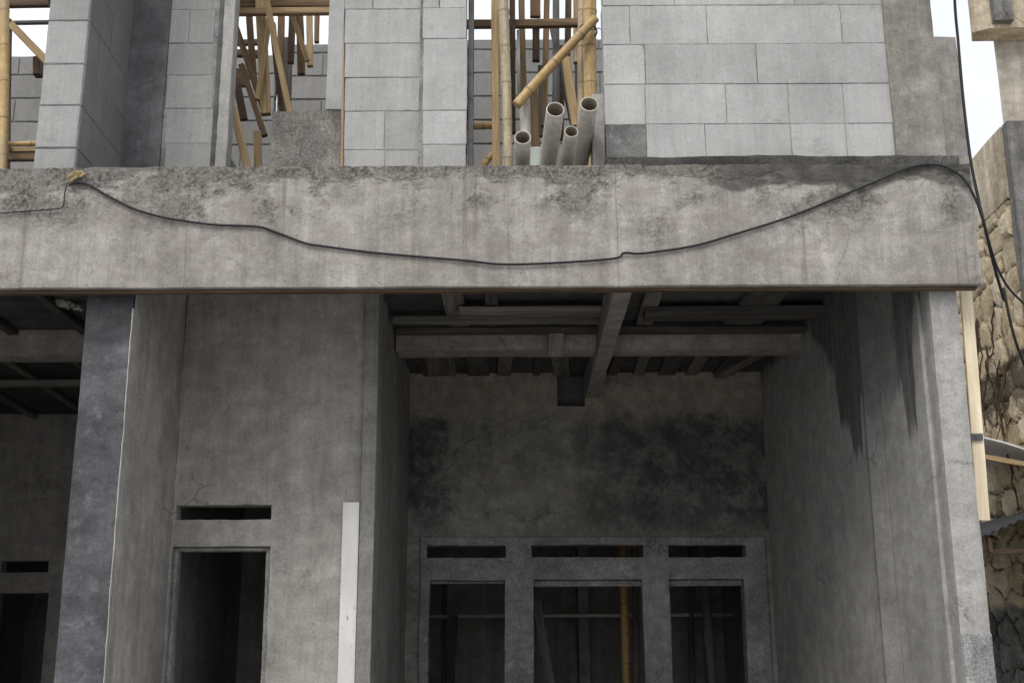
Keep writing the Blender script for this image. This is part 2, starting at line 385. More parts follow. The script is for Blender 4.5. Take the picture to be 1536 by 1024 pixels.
# ------------------------------------------------------------------ mesh helpers
class MB:
    def __init__(s): s.v = []; s.f = []; s.uv = []; s.mi = []; s.rnd = []; s.smooth = []
    def face(s, idx, uv=None, mi=0, rnd=0.0, smooth=False):
        s.f.append(idx); s.uv.append(uv or [(0, 0)] * len(idx)); s.mi.append(mi); s.rnd.append(rnd); s.smooth.append(smooth)
    def box(s, x0, x1, y0, y1, z0, z1, mi=0, rnd=0.0, jit=0.0):
        b = len(s.v)
        for z in (z0, z1):
            for x, y in ((x0, y0), (x1, y0), (x1, y1), (x0, y1)):
                j = [random.uniform(-jit, jit) for _ in range(3)]
                s.v.append((x + j[0], y + j[1], z + j[2]))
        for q in ((3, 2, 1, 0), (4, 5, 6, 7), (0, 1, 5, 4), (1, 2, 6, 5), (2, 3, 7, 6), (3, 0, 4, 7)):
            s.face([b + k for k in q], None, mi, rnd)
        return s
    def block(s, x0, x1, y0, y1, z0, z1, bev=.004, mi=0, jit=.002, rnd=None):
        """masonry block with worn, slightly ragged arrises and a few chips on the faces towards -y and +y"""
        rnd = random.random() if rnd is None else rnd
        per = []
        for (xa, za), (xb, zb), nd in (((x0, z0), (x1, z0), (0, 1)), ((x1, z0), (x1, z1), (-1, 0)), ((x1, z1), (x0, z1), (0, -1)), ((x0, z1), (x0, z0), (1, 0))):
            L = abs(xb - xa) + abs(zb - za); n = max(2, int(L / .045))
            for k in range(n):
                f = k / n
                per.append((xa + (xb - xa) * f, za + (zb - za) * f, nd if k else None, k == 0))
        xc, zc = (x0 + x1) / 2, (z0 + z1) / 2
        fr, mid_ = [], []
        for x, z, nd, cor in per:
            d = bev + random.uniform(0, .002)
            if random.random() < .045: d += random.uniform(.004, .012)
            m_ = random.uniform(-jit, jit) * .5
            if cor:
                sx, sz = (1 if x < xc else -1), (1 if z < zc else -1)
                if random.random() < .12: d += random.uniform(.004, .014)
                fr.append((x + sx * d, z + sz * d)); mid_.append((x, z))
            else:
                fr.append((x + nd[0] * d, z + nd[1] * d)); mid_.append((x + nd[0] * m_, z + nd[1] * m_))
        b = len(s.v); n = len(per); e = bev
        for pts, y in ((fr, y0), (mid_, y0 + e * 1.5), (mid_, y1 - e), (fr, y1)):
            for x, z in pts: s.v.append((x, y, z))
        s.face([b + k for k in range(n)], None, mi, rnd); s.face([b + 3 * n + k for k in reversed(range(n))], None, mi, rnd)
        for r_ in range(3):
            for k in range(n):
                a, c = b + r_ * n + k, b + r_ * n + (k + 1) % n
                s.face([c, a, a + n, c + n], None, mi, rnd)
        return s
    def tube(s, pts, rad, n=10, cap=True, mi=0, smooth=True):
        pts = [Vector(p) for p in pts]; b = len(s.v); L = 0.0; Ls = []
        up = Vector((0.3, -.8, .52)).normalized(); fr = None
        for i, p in enumerate(pts):
            t = (pts[min(i + 1, len(pts) - 1)] - pts[max(i - 1, 0)]).normalized()
            if fr is None:
                a = t.orthogonal().normalized()
            else:
                a = (fr - t * fr.dot(t)).normalized()
            fr = a; c = t.cross(a)
            r = rad[i] if isinstance(rad, (list, tuple)) else rad
            if i: L += (p - pts[i - 1]).length
            Ls.append(L)
            for k in range(n):
                an = 2 * math.pi * k / n
                s.v.append(tuple(p + a * math.cos(an) * r + c * math.sin(an) * r))
        r0 = rad[0] if isinstance(rad, (list, tuple)) else rad
        for i in range(len(pts) - 1):
            for k in range(n):
                k2 = (k + 1) % n
                u0, u1 = k / n * 6.28 * r0, (k + 1) / n * 6.28 * r0
                s.face([b + i * n + k, b + i * n + k2, b + (i + 1) * n + k2, b + (i + 1) * n + k],
                       [(u0, Ls[i]), (u1, Ls[i]), (u1, Ls[i + 1]), (u0, Ls[i + 1])], mi, 0, smooth)
        if cap:
            s.face([b + k for k in reversed(range(n))], [(.01 * math.cos(k), .01 * math.sin(k)) for k in range(n)], mi)
            e = b + (len(pts) - 1) * n
            s.face([e + k for k in range(n)], [(.01 * math.cos(k), .01 * math.sin(k)) for k in range(n)], mi)
        return s
    def plank(s, p0, p1, w, t, side=None, bow=.004, seg=7):
        """sawn board from p0 to p1: w across, t towards the viewer, a little bowed and twisted"""
        p0, p1 = Vector(p0), Vector(p1); a = (p1 - p0); L = a.length; a.normalize()
        view = Vector((0, 1, 0)) if side is None else Vector(side)
        sd = a.cross(view).normalized(); dp = sd.cross(a).normalized()
        b = len(s.v); e = min(w, t) * .12
        prof = [(-w/2+e, -t/2), (w/2-e, -t/2), (w/2, -t/2+e), (w/2, t/2-e), (w/2-e, t/2), (-w/2+e, t/2), (-w/2, t/2-e), (-w/2, -t/2+e)]
        ph = random.uniform(0, 6)
        for i in range(seg + 1):
            f = i / seg; tw = .03 * math.sin(f * 3 + ph)
            off = sd * (bow * L * math.sin(f * math.pi) * math.sin(ph)) + dp * (bow * L * math.sin(f * math.pi) * math.cos(ph))
            for x, y in prof:
                x2 = x * math.cos(tw) - y * math.sin(tw) + random.uniform(-.001, .001); y2 = x * math.sin(tw) + y * math.cos(tw)
                s.v.append(tuple(p0 + a * (L * f) + off + sd * x2 + dp * y2))
        n = 8; pu = [0, w - 2*e, w, w + t, w + t + e, 2*w + t, 2*w + t + e, 2*w + 2*t, 2*w + 2*t + e]
        for i in range(seg):
            for k in range(n):
                k2 = (k + 1) % n; v0, v1 = L * i / seg, L * (i + 1) / seg
                s.face([b + i*n + k2, b + i*n + k, b + (i+1)*n + k, b + (i+1)*n + k2],
                       [(pu[k+1], v0), (pu[k], v0), (pu[k], v1), (pu[k+1], v1)])
        s.face([b + k for k in range(n)], [(p[0], p[1]) for p in prof])
        e_ = b + seg * n
        s.face([e_ + k for k in reversed(range(n))], [(prof[k][0], prof[k][1]) for k in reversed(range(n))])
        return s
    def build(s, name, mats, parent=None, sharp=None, joint=None):
        me = bpy.data.meshes.new(name)
        o0 = parent_world(parent) if parent is not None else Vector((0, 0, 0))
        me.from_pydata([tuple(Vector(v) - o0) for v in s.v], [], s.f)
        if not isinstance(mats, (list, tuple)): mats = [mats]
        for m in mats: me.materials.append(m)
        me.polygons.foreach_set('material_index', s.mi)
        me.polygons.foreach_set('use_smooth', s.smooth)
        uvl = me.uv_layers.new(name='uv')
        flat = [c for f in s.uv for p in f for c in p]
        uvl.data.foreach_set('uv', flat)
        a = me.attributes.new('rnd', 'FLOAT', 'FACE'); a.data.foreach_set('value', s.rnd)
        if joint is not None:
            a = me.attributes.new('joint', 'FLOAT', 'POINT'); a.data.foreach_set('value', joint)
        if sharp: me.set_sharp_from_angle(angle=R(sharp))
        me.update()
        o = bpy.data.objects.new(name, me); col.objects.link(o)
        if parent is not None: o.parent = parent
        return o

def parent_world(p):
    v = Vector((0, 0, 0))
    while p is not None:
        v += p.location; p = p.parent
    return v

def recentre(o):
    """top-level mesh: move its origin to its base"""
    vs = [v.co for v in o.data.vertices]
    c = Vector(((min(v.x for v in vs) + max(v.x for v in vs)) / 2, (min(v.y for v in vs) + max(v.y for v in vs)) / 2, min(v.z for v in vs)))
    for v in o.data.vertices: v.co -= c
    o.location = c; return o

def tag(o, label=None, cat=None, group=None, kind=None):
    if label: o['label'] = label
    if cat: o['category'] = cat
    if group: o['group'] = group
    if kind: o['kind'] = kind
    return o

def empty(name, loc, label, cat, group=None):
    o = bpy.data.objects.new(name, None); col.objects.link(o); o.location = loc
    o.empty_display_size = .2
    return tag(o, label, cat, group)

def refine(vals, step):
    vals = sorted(set(round(v, 5) for v in vals)); out = [vals[0]]
    for a, b in zip(vals, vals[1:]):
        n = max(1, int(math.ceil((b - a) / step)))
        out += [a + (b - a) * k / n for k in range(1, n + 1)]
    return out

def cells(name, mat, parent, xs, ys, zs, solid=None, step=.12, rough=.004, bevel=.008, disp=None, fine=None):
    """solid built from a grid of cells (openings are left out), uneven cast faces and worn edges"""
    st = step if isinstance(step, (tuple, list)) else (step,) * 3
    X, Y, Z = refine(xs, st[0]), refine(ys, st[1]), refine(zs, st[2])
    nx, ny, nz = len(X) - 1, len(Y) - 1, len(Z) - 1
    S = {}
    for i in range(nx):
        for j in range(ny):
            for k in range(nz):
                if solid is None or solid((X[i]+X[i+1])/2, (Y[j]+Y[j+1])/2, (Z[k]+Z[k+1])/2): S[i, j, k] = 1
    bm = bmesh.new(); vd = {}
    o0 = parent_world(parent) if parent is not None else Vector((0, 0, 0))
    def V(i, j, k):
        if (i, j, k) not in vd:
            vd[i, j, k] = bm.verts.new((X[i], Y[j], Z[k]))
        return vd[i, j, k]
    N = [((-1,0,0), ((0,0,0),(0,0,1),(0,1,1),(0,1,0))), ((1,0,0), ((1,0,0),(1,1,0),(1,1,1),(1,0,1))),
         ((0,-1,0), ((0,0,0),(1,0,0),(1,0,1),(0,0,1))), ((0,1,0), ((0,1,0),(0,1,1),(1,1,1),(1,1,0))),
         ((0,0,-1), ((0,0,0),(0,1,0),(1,1,0),(1,0,0))), ((0,0,1), ((0,0,1),(1,0,1),(1,1,1),(0,1,1)))]
    for (i, j, k) in S:
        for d, q in N:
            if (i + d[0], j + d[1], k + d[2]) not in S:
                bm.faces.new([V(i + a, j + b, k + c) for a, b, c in q])
    bm.normal_update()
    if bevel:
        ed = [e for e in bm.edges if len(e.link_faces) == 2 and e.link_faces[0].normal.angle(e.link_faces[1].normal) > .8]
        bmesh.ops.bevel(bm, geom=ed, offset=bevel, segments=2, profile=.6, affect='EDGES', clamp_overlap=True)
    for v in bm.verts:
        p = v.co.copy()
        d = noise.noise_vector(p * 1.7) * rough * 1.2 + noise.noise_vector(p * 9 + Vector((7, 3, 1))) * rough * .6 + noise.noise_vector(p * 23) * rough * .4
        if disp: d += disp(p)
        v.co = p + d - o0
    bm.normal_update()
    me = bpy.data.meshes.new(name); bm.to_mesh(me); bm.free()
    me.polygons.foreach_set('use_smooth', [True] * len(me.polygons))
    me.set_sharp_from_angle(angle=R(38))
    me.materials.append(mat)
    o = bpy.data.objects.new(name, me); col.objects.link(o)
    if parent is not None: o.parent = parent
    return o

def prism(name, mat, parent, poly, z0, z1, step=.15, rough=.003):
    """upright solid over a plan polygon (counter-clockwise seen from above)"""
    b = MB(); pl = []
    for i in range(len(poly)):
        a, c = Vector(poly[i]), Vector(poly[(i + 1) % len(poly)])
        n = max(1, int((c - a).length / .25))
        for k in range(n): pl.append(a + (c - a) * k / n)
    zs = refine([z0, z1], .25)
    for z in zs:
        for p in pl:
            q = Vector((p[0], p[1], z)); d = noise.noise_vector(q * 1.5) * rough
            b.v.append(tuple(q + d))
    n = len(pl)
    for k in range(len(zs) - 1):
        for i in range(n):
            j = (i + 1) % n
            b.face([k*n + i, k*n + j, (k+1)*n + j, (k+1)*n + i], smooth=True)
    b.face(list(reversed(range(n)))); b.face([(len(zs)-1)*n + i for i in range(n)])
    return b.build(name, mat, parent, sharp=30)

# ------------------------------------------------------------------ setting
g = MB(); g.v = [(-900, -900, 0), (900, -900, 0), (900, 900, 0), (-900, 900, 0)]; g.face([0, 1, 2, 3])
tag(g.build('ground', M['ground']), kind='structure')

# ------------------------------------------------------------------ the unfinished house
Y0, Y1, Y2, Y3 = 7.2, 8.6, 11.4, 13.2
ZB, ZT = az(740, 429.5, 7.1), az(560, 249, 7.1)       # underside and top of the front beam
ZC, ZS = 4.25, 4.42                                    # slab soffit and slab top
H = empty('unfinished_house', (0, 7.2, 0), 'bare grey concrete house under construction filling most of the photo', 'house')

XR = ax(1474, 425, 7.1)
def lip(p):
    d = Vector((0, 0, 0))
    if p.z > ZT - .05:
        d.z = noise.noise(Vector((p.x * 5, 0, 3))) * .010 + noise.noise(Vector((p.x * 21, p.y * 9, 1))) * .007
        d.y = noise.noise(p * 17) * .010 + noise.noise(p * 31) * .007
    elif p.z > ZT - .3:
        d.y = (noise.noise(p * 19) * .007 + noise.noise(p * 37) * .004) * min(1, (p.z - ZT + .3) / .12) * max(0, min(1, .5 + 2 * noise.noise(p * 2.3)))
    return d
cells('front_beam', M['beam'], H, [-6, XR], [7.1, 7.2], [ZB, ZT], step=(.026, .06, .026), rough=.004, bevel=.008, disp=lip)
# thin board left under the front edge of the beam
b = MB().plank((-6, 7.165, ZB - .012), (XR - .02, 7.165, ZB - .012 + .004), .014, .05, seg=24, bow=0)
tag(b.build('edge_board', M['wood_dark'], H), 'thin grey board along the underside of the front beam')

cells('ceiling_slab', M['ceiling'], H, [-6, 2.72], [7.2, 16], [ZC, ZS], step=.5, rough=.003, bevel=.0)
cells('floor_slab', M['floor'], H, [-6, 2.72], [7.0, 16], [0.01, .27], step=.6, rough=.003, bevel=.01)

# pillars
XPL, XPR = ax(128, 470, Y0), ax(198, 470, Y0)
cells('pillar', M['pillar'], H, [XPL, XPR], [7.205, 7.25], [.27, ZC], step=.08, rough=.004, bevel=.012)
tag(cells('corner_render', M['plaster'], H, [XPR - .004, XPR + .003], [7.199, 7.23], [.27, az(195, 462, 7.2)], step=.05, rough=.006, bevel=.003), 'pale mortar line down the corner of the dark pillar')
px_ = [(XPL + .03, 7.253), (XPR - .004, 7.253), (-2.365, Y1 + .0), (-2.365, 8.75), (XPL + .03, 8.75)]
prism('partition_wall', M['plaster'], H, px_, .27, ZC - .003)
cells('partition_wall', M['plaster_grey'], H, [XPL + .03, -2.40], [8.753, Y3], [.27, ZC - .003], step=.4, bevel=.0)

XC0, XC1 = ax(1412, 640, 7.2), ax(1451, 640, 7.2)
tag(cells('pillar', M['column'], H, [XC0, XC1 + .02], [7.205, 7.5], [.0, ZC], step=.08, rough=.004, bevel=.012),
    'pale pillar at the right end of the house')
side_pts = [(2.352, 11.4), (2.39, 8.22), (2.475, 8.13), (2.515, 7.36), (XC0 + .0, 7.36), (XC0 + .0, 7.503), (2.72, 7.503), (2.72, 11.4)]
prism('side_wall', M['side'], H, side_pts, .27, ZC - .003)
cells('side_wall', M['plaster_grey'], H, [2.36, 2.72], [11.62, 16], [.27, ZC - .003], step=.5, bevel=0)
tag(cells('footing', M['footing'], H, [XC0 + .004, XC1 + .019], [7.196, 7.204], [.0, az(1470, 950, 7.2)], step=.04, rough=.003, bevel=.002),
    'rough bare cement foot of the right pillar')

# ---- middle wall with a doorway and a vent slot
XM0, XM1 = -2.363, ax(547, 520, Y1)
dv = (ax(262, 790, Y1), ax(406, 790, Y1), az(330, 779, Y1), az(330, 757, Y1))
dd = (ax(253, 900, Y1), ax(402, 900, Y1), az(330, 819, Y1))
def mid(x, y, z):
    if dv[0] < x < dv[1] and dv[2] < z < dv[3]: return False
    if dd[0] < x < dd[1] and z < dd[2]: return False
    return True
EW = cells('entrance_wall', M['plaster'], H, [XM0, XM1, dv[0], dv[1], dd[0], dd[1]], [Y1, Y1 + .16], [.27, ZC - .003, dv[2], dv[3], dd[2]], mid, step=.06, rough=.007, bevel=.008)
di = (ax(263, 900, Y1 + .05), ax(396, 900, Y1 + .05), az(330, 826, Y1 + .05))
def fr(x, y, z): return not (di[0] < x < di[1] and z < di[2])
cells('door_frame', M['frame'], EW, [dd[0] + .003, dd[1] - .003, di[0], di[1]], [Y1 + .05, Y1 + .14], [.273, di[2], dd[2] - .003], fr, step=.06, rough=.003, bevel=.006)
# column at the end of the middle wall and the porch's left side wall
XE = -.955
cells('pillar', M['plaster_grey'], H, [XM1 + .003, XE], [Y1 - .05, Y1 + .3], [.27, ZC - .003], step=.1, rough=.004, bevel=.008)
cells('side_wall', M['plaster_grey'], H, [XM1 + .006, XE - .012], [Y1 + .303, Y2], [.27, ZC - .003], step=.25, rough=.006, bevel=0)
cells('back_wall', M['plaster_grey'], H, [XM0 + .003, XM1], [Y2 - .5, Y2 - .4], [.27, ZC - .003], step=.4, bevel=0)

XB0, XB1 = .69, .82
# ---- rear wall of the porch: three openings below three vent slots
ops = [(643, 757), (800, 965.5), (1006, 1119)]
vts = [(640, 759), (797, 965), (1002, 1118)]
OX = [(ax(a, 950, Y2), ax(b_, 950, Y2)) for a, b_ in ops]
VX = [(ax(a, 827, Y2), ax(b_, 827, Y2)) for a, b_ in vts]
pk = (ax(836, 588, Y2), XB0 - .004, az(850, 609, Y2))
zo, v0, v1 = az(880, 869, Y2), az(880, 836, Y2), az(880, 817.5, Y2)
def rear_open(x, y, z):
    if pk[0] < x < pk[1] and z > pk[2]: return False
    for a, c in OX:
        if a < x < c and z < zo: return False
    for a, c in VX:
        if a < x < c and v0 < z < v1: return False
    return True
cells('beam_pocket', M['column_dark'], H, [pk[0] - .03, pk[1] + .06], [Y2 + .153, Y2 + .2], [pk[2] - .04, ZC - .004], step=.1, rough=.002, bevel=0)
allx = [q for p in OX + VX for q in p]
RW = cells('rear_wall', M['rear'], H, [XE - .1, 2.6, pk[0], pk[1]] + allx, [Y2 + .003, Y2 + .15], [.27, ZC - .003, zo, v0, v1, pk[2]], rear_open, step=.14, rough=.004, bevel=0)
zf = az(880, 806, Y2)
xf0, xf1 = ax(630, 900, Y2), ax(1151, 900, Y2)
cells('door_frame', M['frame'], RW, [xf0, xf1] + allx, [Y2 - .03, Y2], [.273, zf, zo, v0, v1], rear_open, step=.05, rough=.007, bevel=.009)
# inner rebates of the openings
for (a, c), k in zip(OX, (0, 1, 1)):
    a2, c2 = a + .004, c - .004
    zz = zo - .004
    t = .022 + .03 * k
    cells('lintel', M['frame'], RW, [a2, c2], [Y2 + .04, Y2 + .12], [zz - t, zz], step=.2, rough=.002, bevel=.004)
cells('back_wall', M['plaster_grey'], H, [XE - .1, 2.35], [14.2, 14.35], [.27, ZC - .003], step=.4, bevel=0)
cells('side_wall', M['plaster_grey'], H, [XE - .2, XE - .103], [Y2 + .16, 14.35], [.27, ZC - .003], step=.4, bevel=0)

# ---- left room
lv = (ax(72, 850, Y3), az(30, 858, Y3), az(30, 841, Y3)); ld = (ax(67, 950, Y3), az(30, 889, Y3))
def lw(x, y, z):
    if -5.4 < x < lv[0] and lv[1] < z < lv[2]: return False
    if -5.4 < x < ld[0] and z < ld[1]: return False
    return True
LW = cells('rear_wall', M['plaster'], H, [-6, XPL + .4, -5.4, lv[0], ld[0]], [Y3 + .003, Y3 + .16], [.27, ZC + .0 - .003, lv[1], lv[2], ld[1]], lw, step=.1, rough=.006, bevel=.006)
cells('back_wall', M['plaster_grey'], H, [-6, XE - .25], [15.2, 15.35], [.27, ZC - .003], step=.5, bevel=0)
cells('side_wall', M['plaster_grey'], H, [-6, -5.85], [7.5, 15.19], [.27, ZC - .003], step=.5, bevel=0)
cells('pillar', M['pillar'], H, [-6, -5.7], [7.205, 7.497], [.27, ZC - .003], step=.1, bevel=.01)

# ---- ceiling beams
cells('ceiling_beam', M['ceil_beam'], H, [XE + .003, XB0 - .003], [9.8, 10.05], [4.055, ZC - .003], step=.1, rough=.005, bevel=.01)
cells('ceiling_beam', M['ceil_beam'], H, [XB1 + .003, 2.43], [9.8, 10.05], [4.055, ZC - .003], step=.1, rough=.005, bevel=.01)
cells('ceiling_beam', M['ceil_beam'], H, [XB0, XB1], [7.3, Y2 - .002], [4.0, ZC - .003], step=.1, rough=.005, bevel=.01)
cells('ceiling_beam', M['ceil_beam'], H, [-5.84, XPL + .02], [9.8, 10.05], [4.03, ZC - .003], step=.12, rough=.005, bevel=.01)
cells('ceiling_beam', M['ceil_beam'], H, [XPR - .02, XM1 - .2], [7.205, 7.4], [3.95, ZC - .003], step=.12, rough=.005, bevel=.01)

# ---- timbers nailed under the slab
def joist(p0, p1, w, t, m): MB().plank(p0, p1, w, t, side=(0, 0, 1), bow=.0006).build('joist', M[m], H)
for x, w_, m in ((-.86, .10, 'joist_dark'), (-.62, .26, 'joist'), (-.30, .20, 'joist_dark'), (-.02, .13, 'joist'), (.22, .06, 'joist_dark'), (.40, .16, 'joist'),
                 (.95, .10, 'joist_dark'), (1.16, .10, 'joist'), (1.42, .16, 'joist_dark'), (1.72, .12, 'joist'), (2.05, .20, 'joist_dark')):
    joist((x + random.uniform(-.03, .03), 10.07, ZC - .02), (x + random.uniform(-.09, .09), Y2 - .01, ZC - .02), w_, .03, m)
joist((2.30, 10.3, ZC - .02), (1.95, Y2 - .01, ZC - .05), .09, .04, 'joist')
for x, dx, w_, m in ((-.48, .06, .16, 'joist'), (-.12, -.05, .10, 'joist_dark'), (1.02, .05, .13, 'joist'), (1.95, -.10, .30, 'joist_dark')):
    joist((x, 7.4, ZC - .03), (x + dx, 9.79, ZC - .03), w_, .05, m)
for y, x0, x1, y1, m, w_, t in ((9.30, -.93, .685, 9.30, 'joist', .07, .06), (9.05, -.40, .685, 9.06, 'joist', .18, .03), (9.62, -.93, .685, 9.62, 'joist_dark', .10, .04), (9.15, 1.02, 2.46, 9.12, 'joist_dark', .22, .06), (9.62, .83, 2.45, 9.62, 'joist_dark', .12, .04)):
    joist((x0, y, ZC - .085), (x1, y1, ZC - .085), w_, t, m)
joist((.36, 9.62, ZC - .05), (.35, 9.78, ZC - .24), .12, .06, 'joist')
for x in (-5.3, -4.7, -4.1, -3.5, -3.0):
    joist((x, 7.4, ZC - .03), (x, 9.79, ZC - .03), .08, .05, 'joist_dark')
    joist((x + .2, 10.07, ZC - .03), (x + .1, Y3, ZC - .03), .08, .05, random.choice(['joist_dark', 'joist']))
joist((-5.8, 11.4, ZC - .085), (XPL, 11.4, ZC - .085), .09, .06, 'joist')
for y in (7.75, 8.2):
    joist((XPR + .02, y, ZC - .03), (XM1 - .02, y, ZC - .03), .09, .05, 'joist_dark')

# ------------------------------------------------------------------ upper storey masonry (parts of the house)
ZTOP = 7.45
def courses(name, rows, Y, depth, mats, label=None, zbase=None, gap=.003, back_in=.004):
    """rows: list of (y_top_px, y_bottom_px, [joint px ...]); blocks are laid between the joints"""
    b = MB(); first = rows[0]
    for (ya, yb, js) in rows:
        xm = ((js[0][0] if isinstance(js[0], tuple) else js[0]) + js[-1]) / 2
        za, zb_ = az(xm, ya, Y), az(xm, yb, Y)
        for a, c in zip(js, js[1:]):
            rn = None; mi = 0
            if isinstance(a, tuple): a, mi = a
            if isinstance(c, tuple): c = c[0]
            ym = (ya + yb) / 2
            dy = random.uniform(-.003, .003)
            b.block(ax(a, ym, Y) + gap/2, ax(c, ym, Y) - gap/2, Y + dy, Y + depth - .02 + dy, zb_ + gap/2, za - gap/2, mi=mi, jit=.003, bev=random.uniform(.001, .004))
    X0 = min(v[0] for v in b.v); X1 = max(v[0] for v in b.v); Z0 = min(v[2] for v in b.v); Z1 = max(v[2] for v in b.v)
    b.box(X0 + .012, X1 - .012, Y + back_in, Y + depth - .03, Z0 + .004, Z1 - .004, mi=len(mats) - 1)
    o = b.build(name, mats, H)
    if label: o['label'] = label
    return o

def more_rows(rows, h, joints_sets, n):
    """carry the bond on above the frame"""
    out = list(rows); y = rows[0][0]
    for k in range(n):
        out.insert(0, (y - h * .93 ** (k + 1), y, joints_sets[k % len(joints_sets)])); y = out[0][0]
    return out

# right wall
rows = [(8, 66, [903, 945, 1060, 1262, 1331]), (66, 126, [905, 968, 1135, 1335]), (126, 186, [907, 968, 1089, 1183, 1266, 1338]),
        (186, 240, [(909, 1), 970, 1058, 1187, 1270, 1342])]
rows = more_rows(rows, 62, [[903, 1010, 1190, 1327], [900, 960, 1120, 1250, 1322]], 10)
tag(courses('block_wall', rows, 7.26, .14, [M['block'], M['block_dark'], M['mortar']]), 'broad pale block wall of the upper floor right of the pipes')
# right concrete column and the set-back pier
xa, xb = ax(1340, 180, 7.235), ax(1414, 180, 7.235)
cells('pillar', M['column_brown'], H, [xa, xb], [7.235, 7.5], [ZT + .03, ZTOP], step=.08, rough=.004, bevel=.01)
cells('mortar_bed', M['bed'], H, [ax(908, 240, 7.215), XR - .02], [7.203, 7.42], [ZT - .16, az(1100, 239.5, 7.26)], step=.04, rough=.008, bevel=.006)
b = MB(); yb_ = 7.75
pts = [(ax(1385, 200, yb_), ZT - .2), (ax(1458, 250, yb_), ZT - .2), (ax(1456, 236, yb_), az(1456, 236, yb_)), (ax(1433, 56, yb_), az(1433, 56, yb_)), (ax(1385, 200, yb_), az(1385, 54, yb_))]
n = len(pts)
for y in (yb_, yb_ + .22):
    for x, z in pts: b.v.append((x, y, z))
b.face(list(range(n))); b.face([n + k for k in reversed(range(n))])
for k in range(n): b.face([(k + 1) % n, k, n + k, n + (k + 1) % n])
tag(b.build('pillar', M['column_pale'], H), 'plain concrete pier with a slanting edge set back at the right end of the upper floor')

# left pier with its long side
YL = 7.21
rows = [(31, 96, [64, 124]), (96, 158, [62, 122]), (158, 222, [59, 120]), (222, 290, [56, 117])]
rows = more_rows(rows, 62, [[67, 126]], 10)
b = MB()
xl0, xl1 = ax(60, 150, YL), ax(121, 150, YL)
for r_, (ya, yb, js) in enumerate(rows):
    za, zb_ = az(90, ya, YL), az(90, yb, YL)
    cut = YL + (.42 if r_ % 2 else .22)
    b.block(xl0, xl1, YL + random.uniform(-.003, .003), cut - .004, zb_ + .003, za - .003, jit=.003)
    b.block(xl0, xl1 + random.uniform(-.003, .002), cut + .004, 8.027, zb_ + .003, za - .003, jit=.003)
b.box(xl0 + .010, xl1 - .010, YL + .01, 8.01, az(90, 290, YL), az(90, rows[0][0], YL) - .004, mi=1)
PIER = b.build('block_pier', [M['block_grey'], M['mortar']], H)
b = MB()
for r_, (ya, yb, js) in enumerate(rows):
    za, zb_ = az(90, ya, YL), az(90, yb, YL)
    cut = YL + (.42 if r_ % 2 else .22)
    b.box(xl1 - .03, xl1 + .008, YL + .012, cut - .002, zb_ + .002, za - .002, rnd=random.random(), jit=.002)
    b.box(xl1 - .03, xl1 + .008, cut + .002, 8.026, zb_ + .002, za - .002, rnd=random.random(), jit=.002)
b.build('side_shade_coat', M['block_shade'], PIER)  # dark coat on the pier's side, its shade painted into the block tone
tag(PIER, 'grey block pier at the left of the upper floor, its long side showing')
YW = 8.03
cells('pillar', M['column_dark'], H, [xl1 - .08, ax(246, 150, YW)], [YW, YW + .3], [ZS, ZTOP], step=.1, rough=.004, bevel=.01)
rows = [(15, 65, [250, 284, 322]), (65, 113, [250, 321]), (113, 163, [249, 320]), (163, 215, [248, 319]), (215, 268, [247, 319])]
rows = more_rows(rows, 50, [[251, 322], [251, 290, 322]], 12)
courses('block_wall', rows, YW + .02, .13, [M['block_grey'], M['mortar']], 'narrow block wall between the dark upper pillar and the white post')
cells('window_post', M['column_dark'], H, [ax(320, 150, YW), ax(329, 150, YW)], [YW + .01, YW + .13], [ZS, ZTOP], step=.12, rough=.003, bevel=.006)
tag(cells('window_post', M['column'], H, [ax(329.5, 150, YW), ax(346, 150, YW)], [YW - .03, YW + .12], [ZS, ZTOP], step=.09, rough=.006, bevel=.008),
    'pale cement post left of the upper doorway')
MB().plank(at(515.5, -400, YW), at(513, 275, YW), .018, .03, seg=14).build('batten', M['wood'], H)
# low panel in the opening, jamb, walls
cells('block_panel', M['rough'], H, [ax(406, 200, YW), ax(512, 200, YW)], [YW, YW + .12], [ZS, az(460, 166, YW)], step=.06, rough=.007, bevel=.008)
cells('window_post', M['block_light'], H, [ax(491, 100, YW), ax(514, 100, YW)], [YW - .005, YW + .12], [az(460, 165, YW), ZTOP], step=.1, rough=.004, bevel=.006)
rows = [(14, 65, [517, 633]), (65, 116, [517, 633]), (116, 167, [516, 633]), (167, 225, [516, 577, 633]), (225, 280, [515, 577, 633])]
rows = more_rows(rows, 50, [[517, 560, 633], [517, 633]], 12)
courses('block_wall', rows, YW, .12, [M['block'], M['mortar']], 'block wall with full-width courses right of the upper doorway')
rows = [(12, 58, [634, 700]), (58, 166, [634, 701]), (166, 217, [634, 700]), (217, 275, [634, 699])]
rows = more_rows(rows, 48, [[634, 660, 700], [634, 700]], 12)
courses('block_pier', rows, YW - .05, .2, [M['block_light'], M['mortar']], 'pale block pier beside the bamboo opening')
cells('window_post', M['column_dark'], H, [ax(702, 100, YW), ax(710, 100, YW)], [YW + .0, YW + .13], [ZS, ZTOP], step=.1, rough=.003, bevel=.006)  # dark jamb strip, shade of the jamb side put into its colour
cells('window_post', M['column'], H, [ax(886, 200, 7.6), ax(908, 200, 7.6)], [7.41, 7.62], [ZT - .16, az(890, 160, 7.6)], step=.07, rough=.006, bevel=.006)
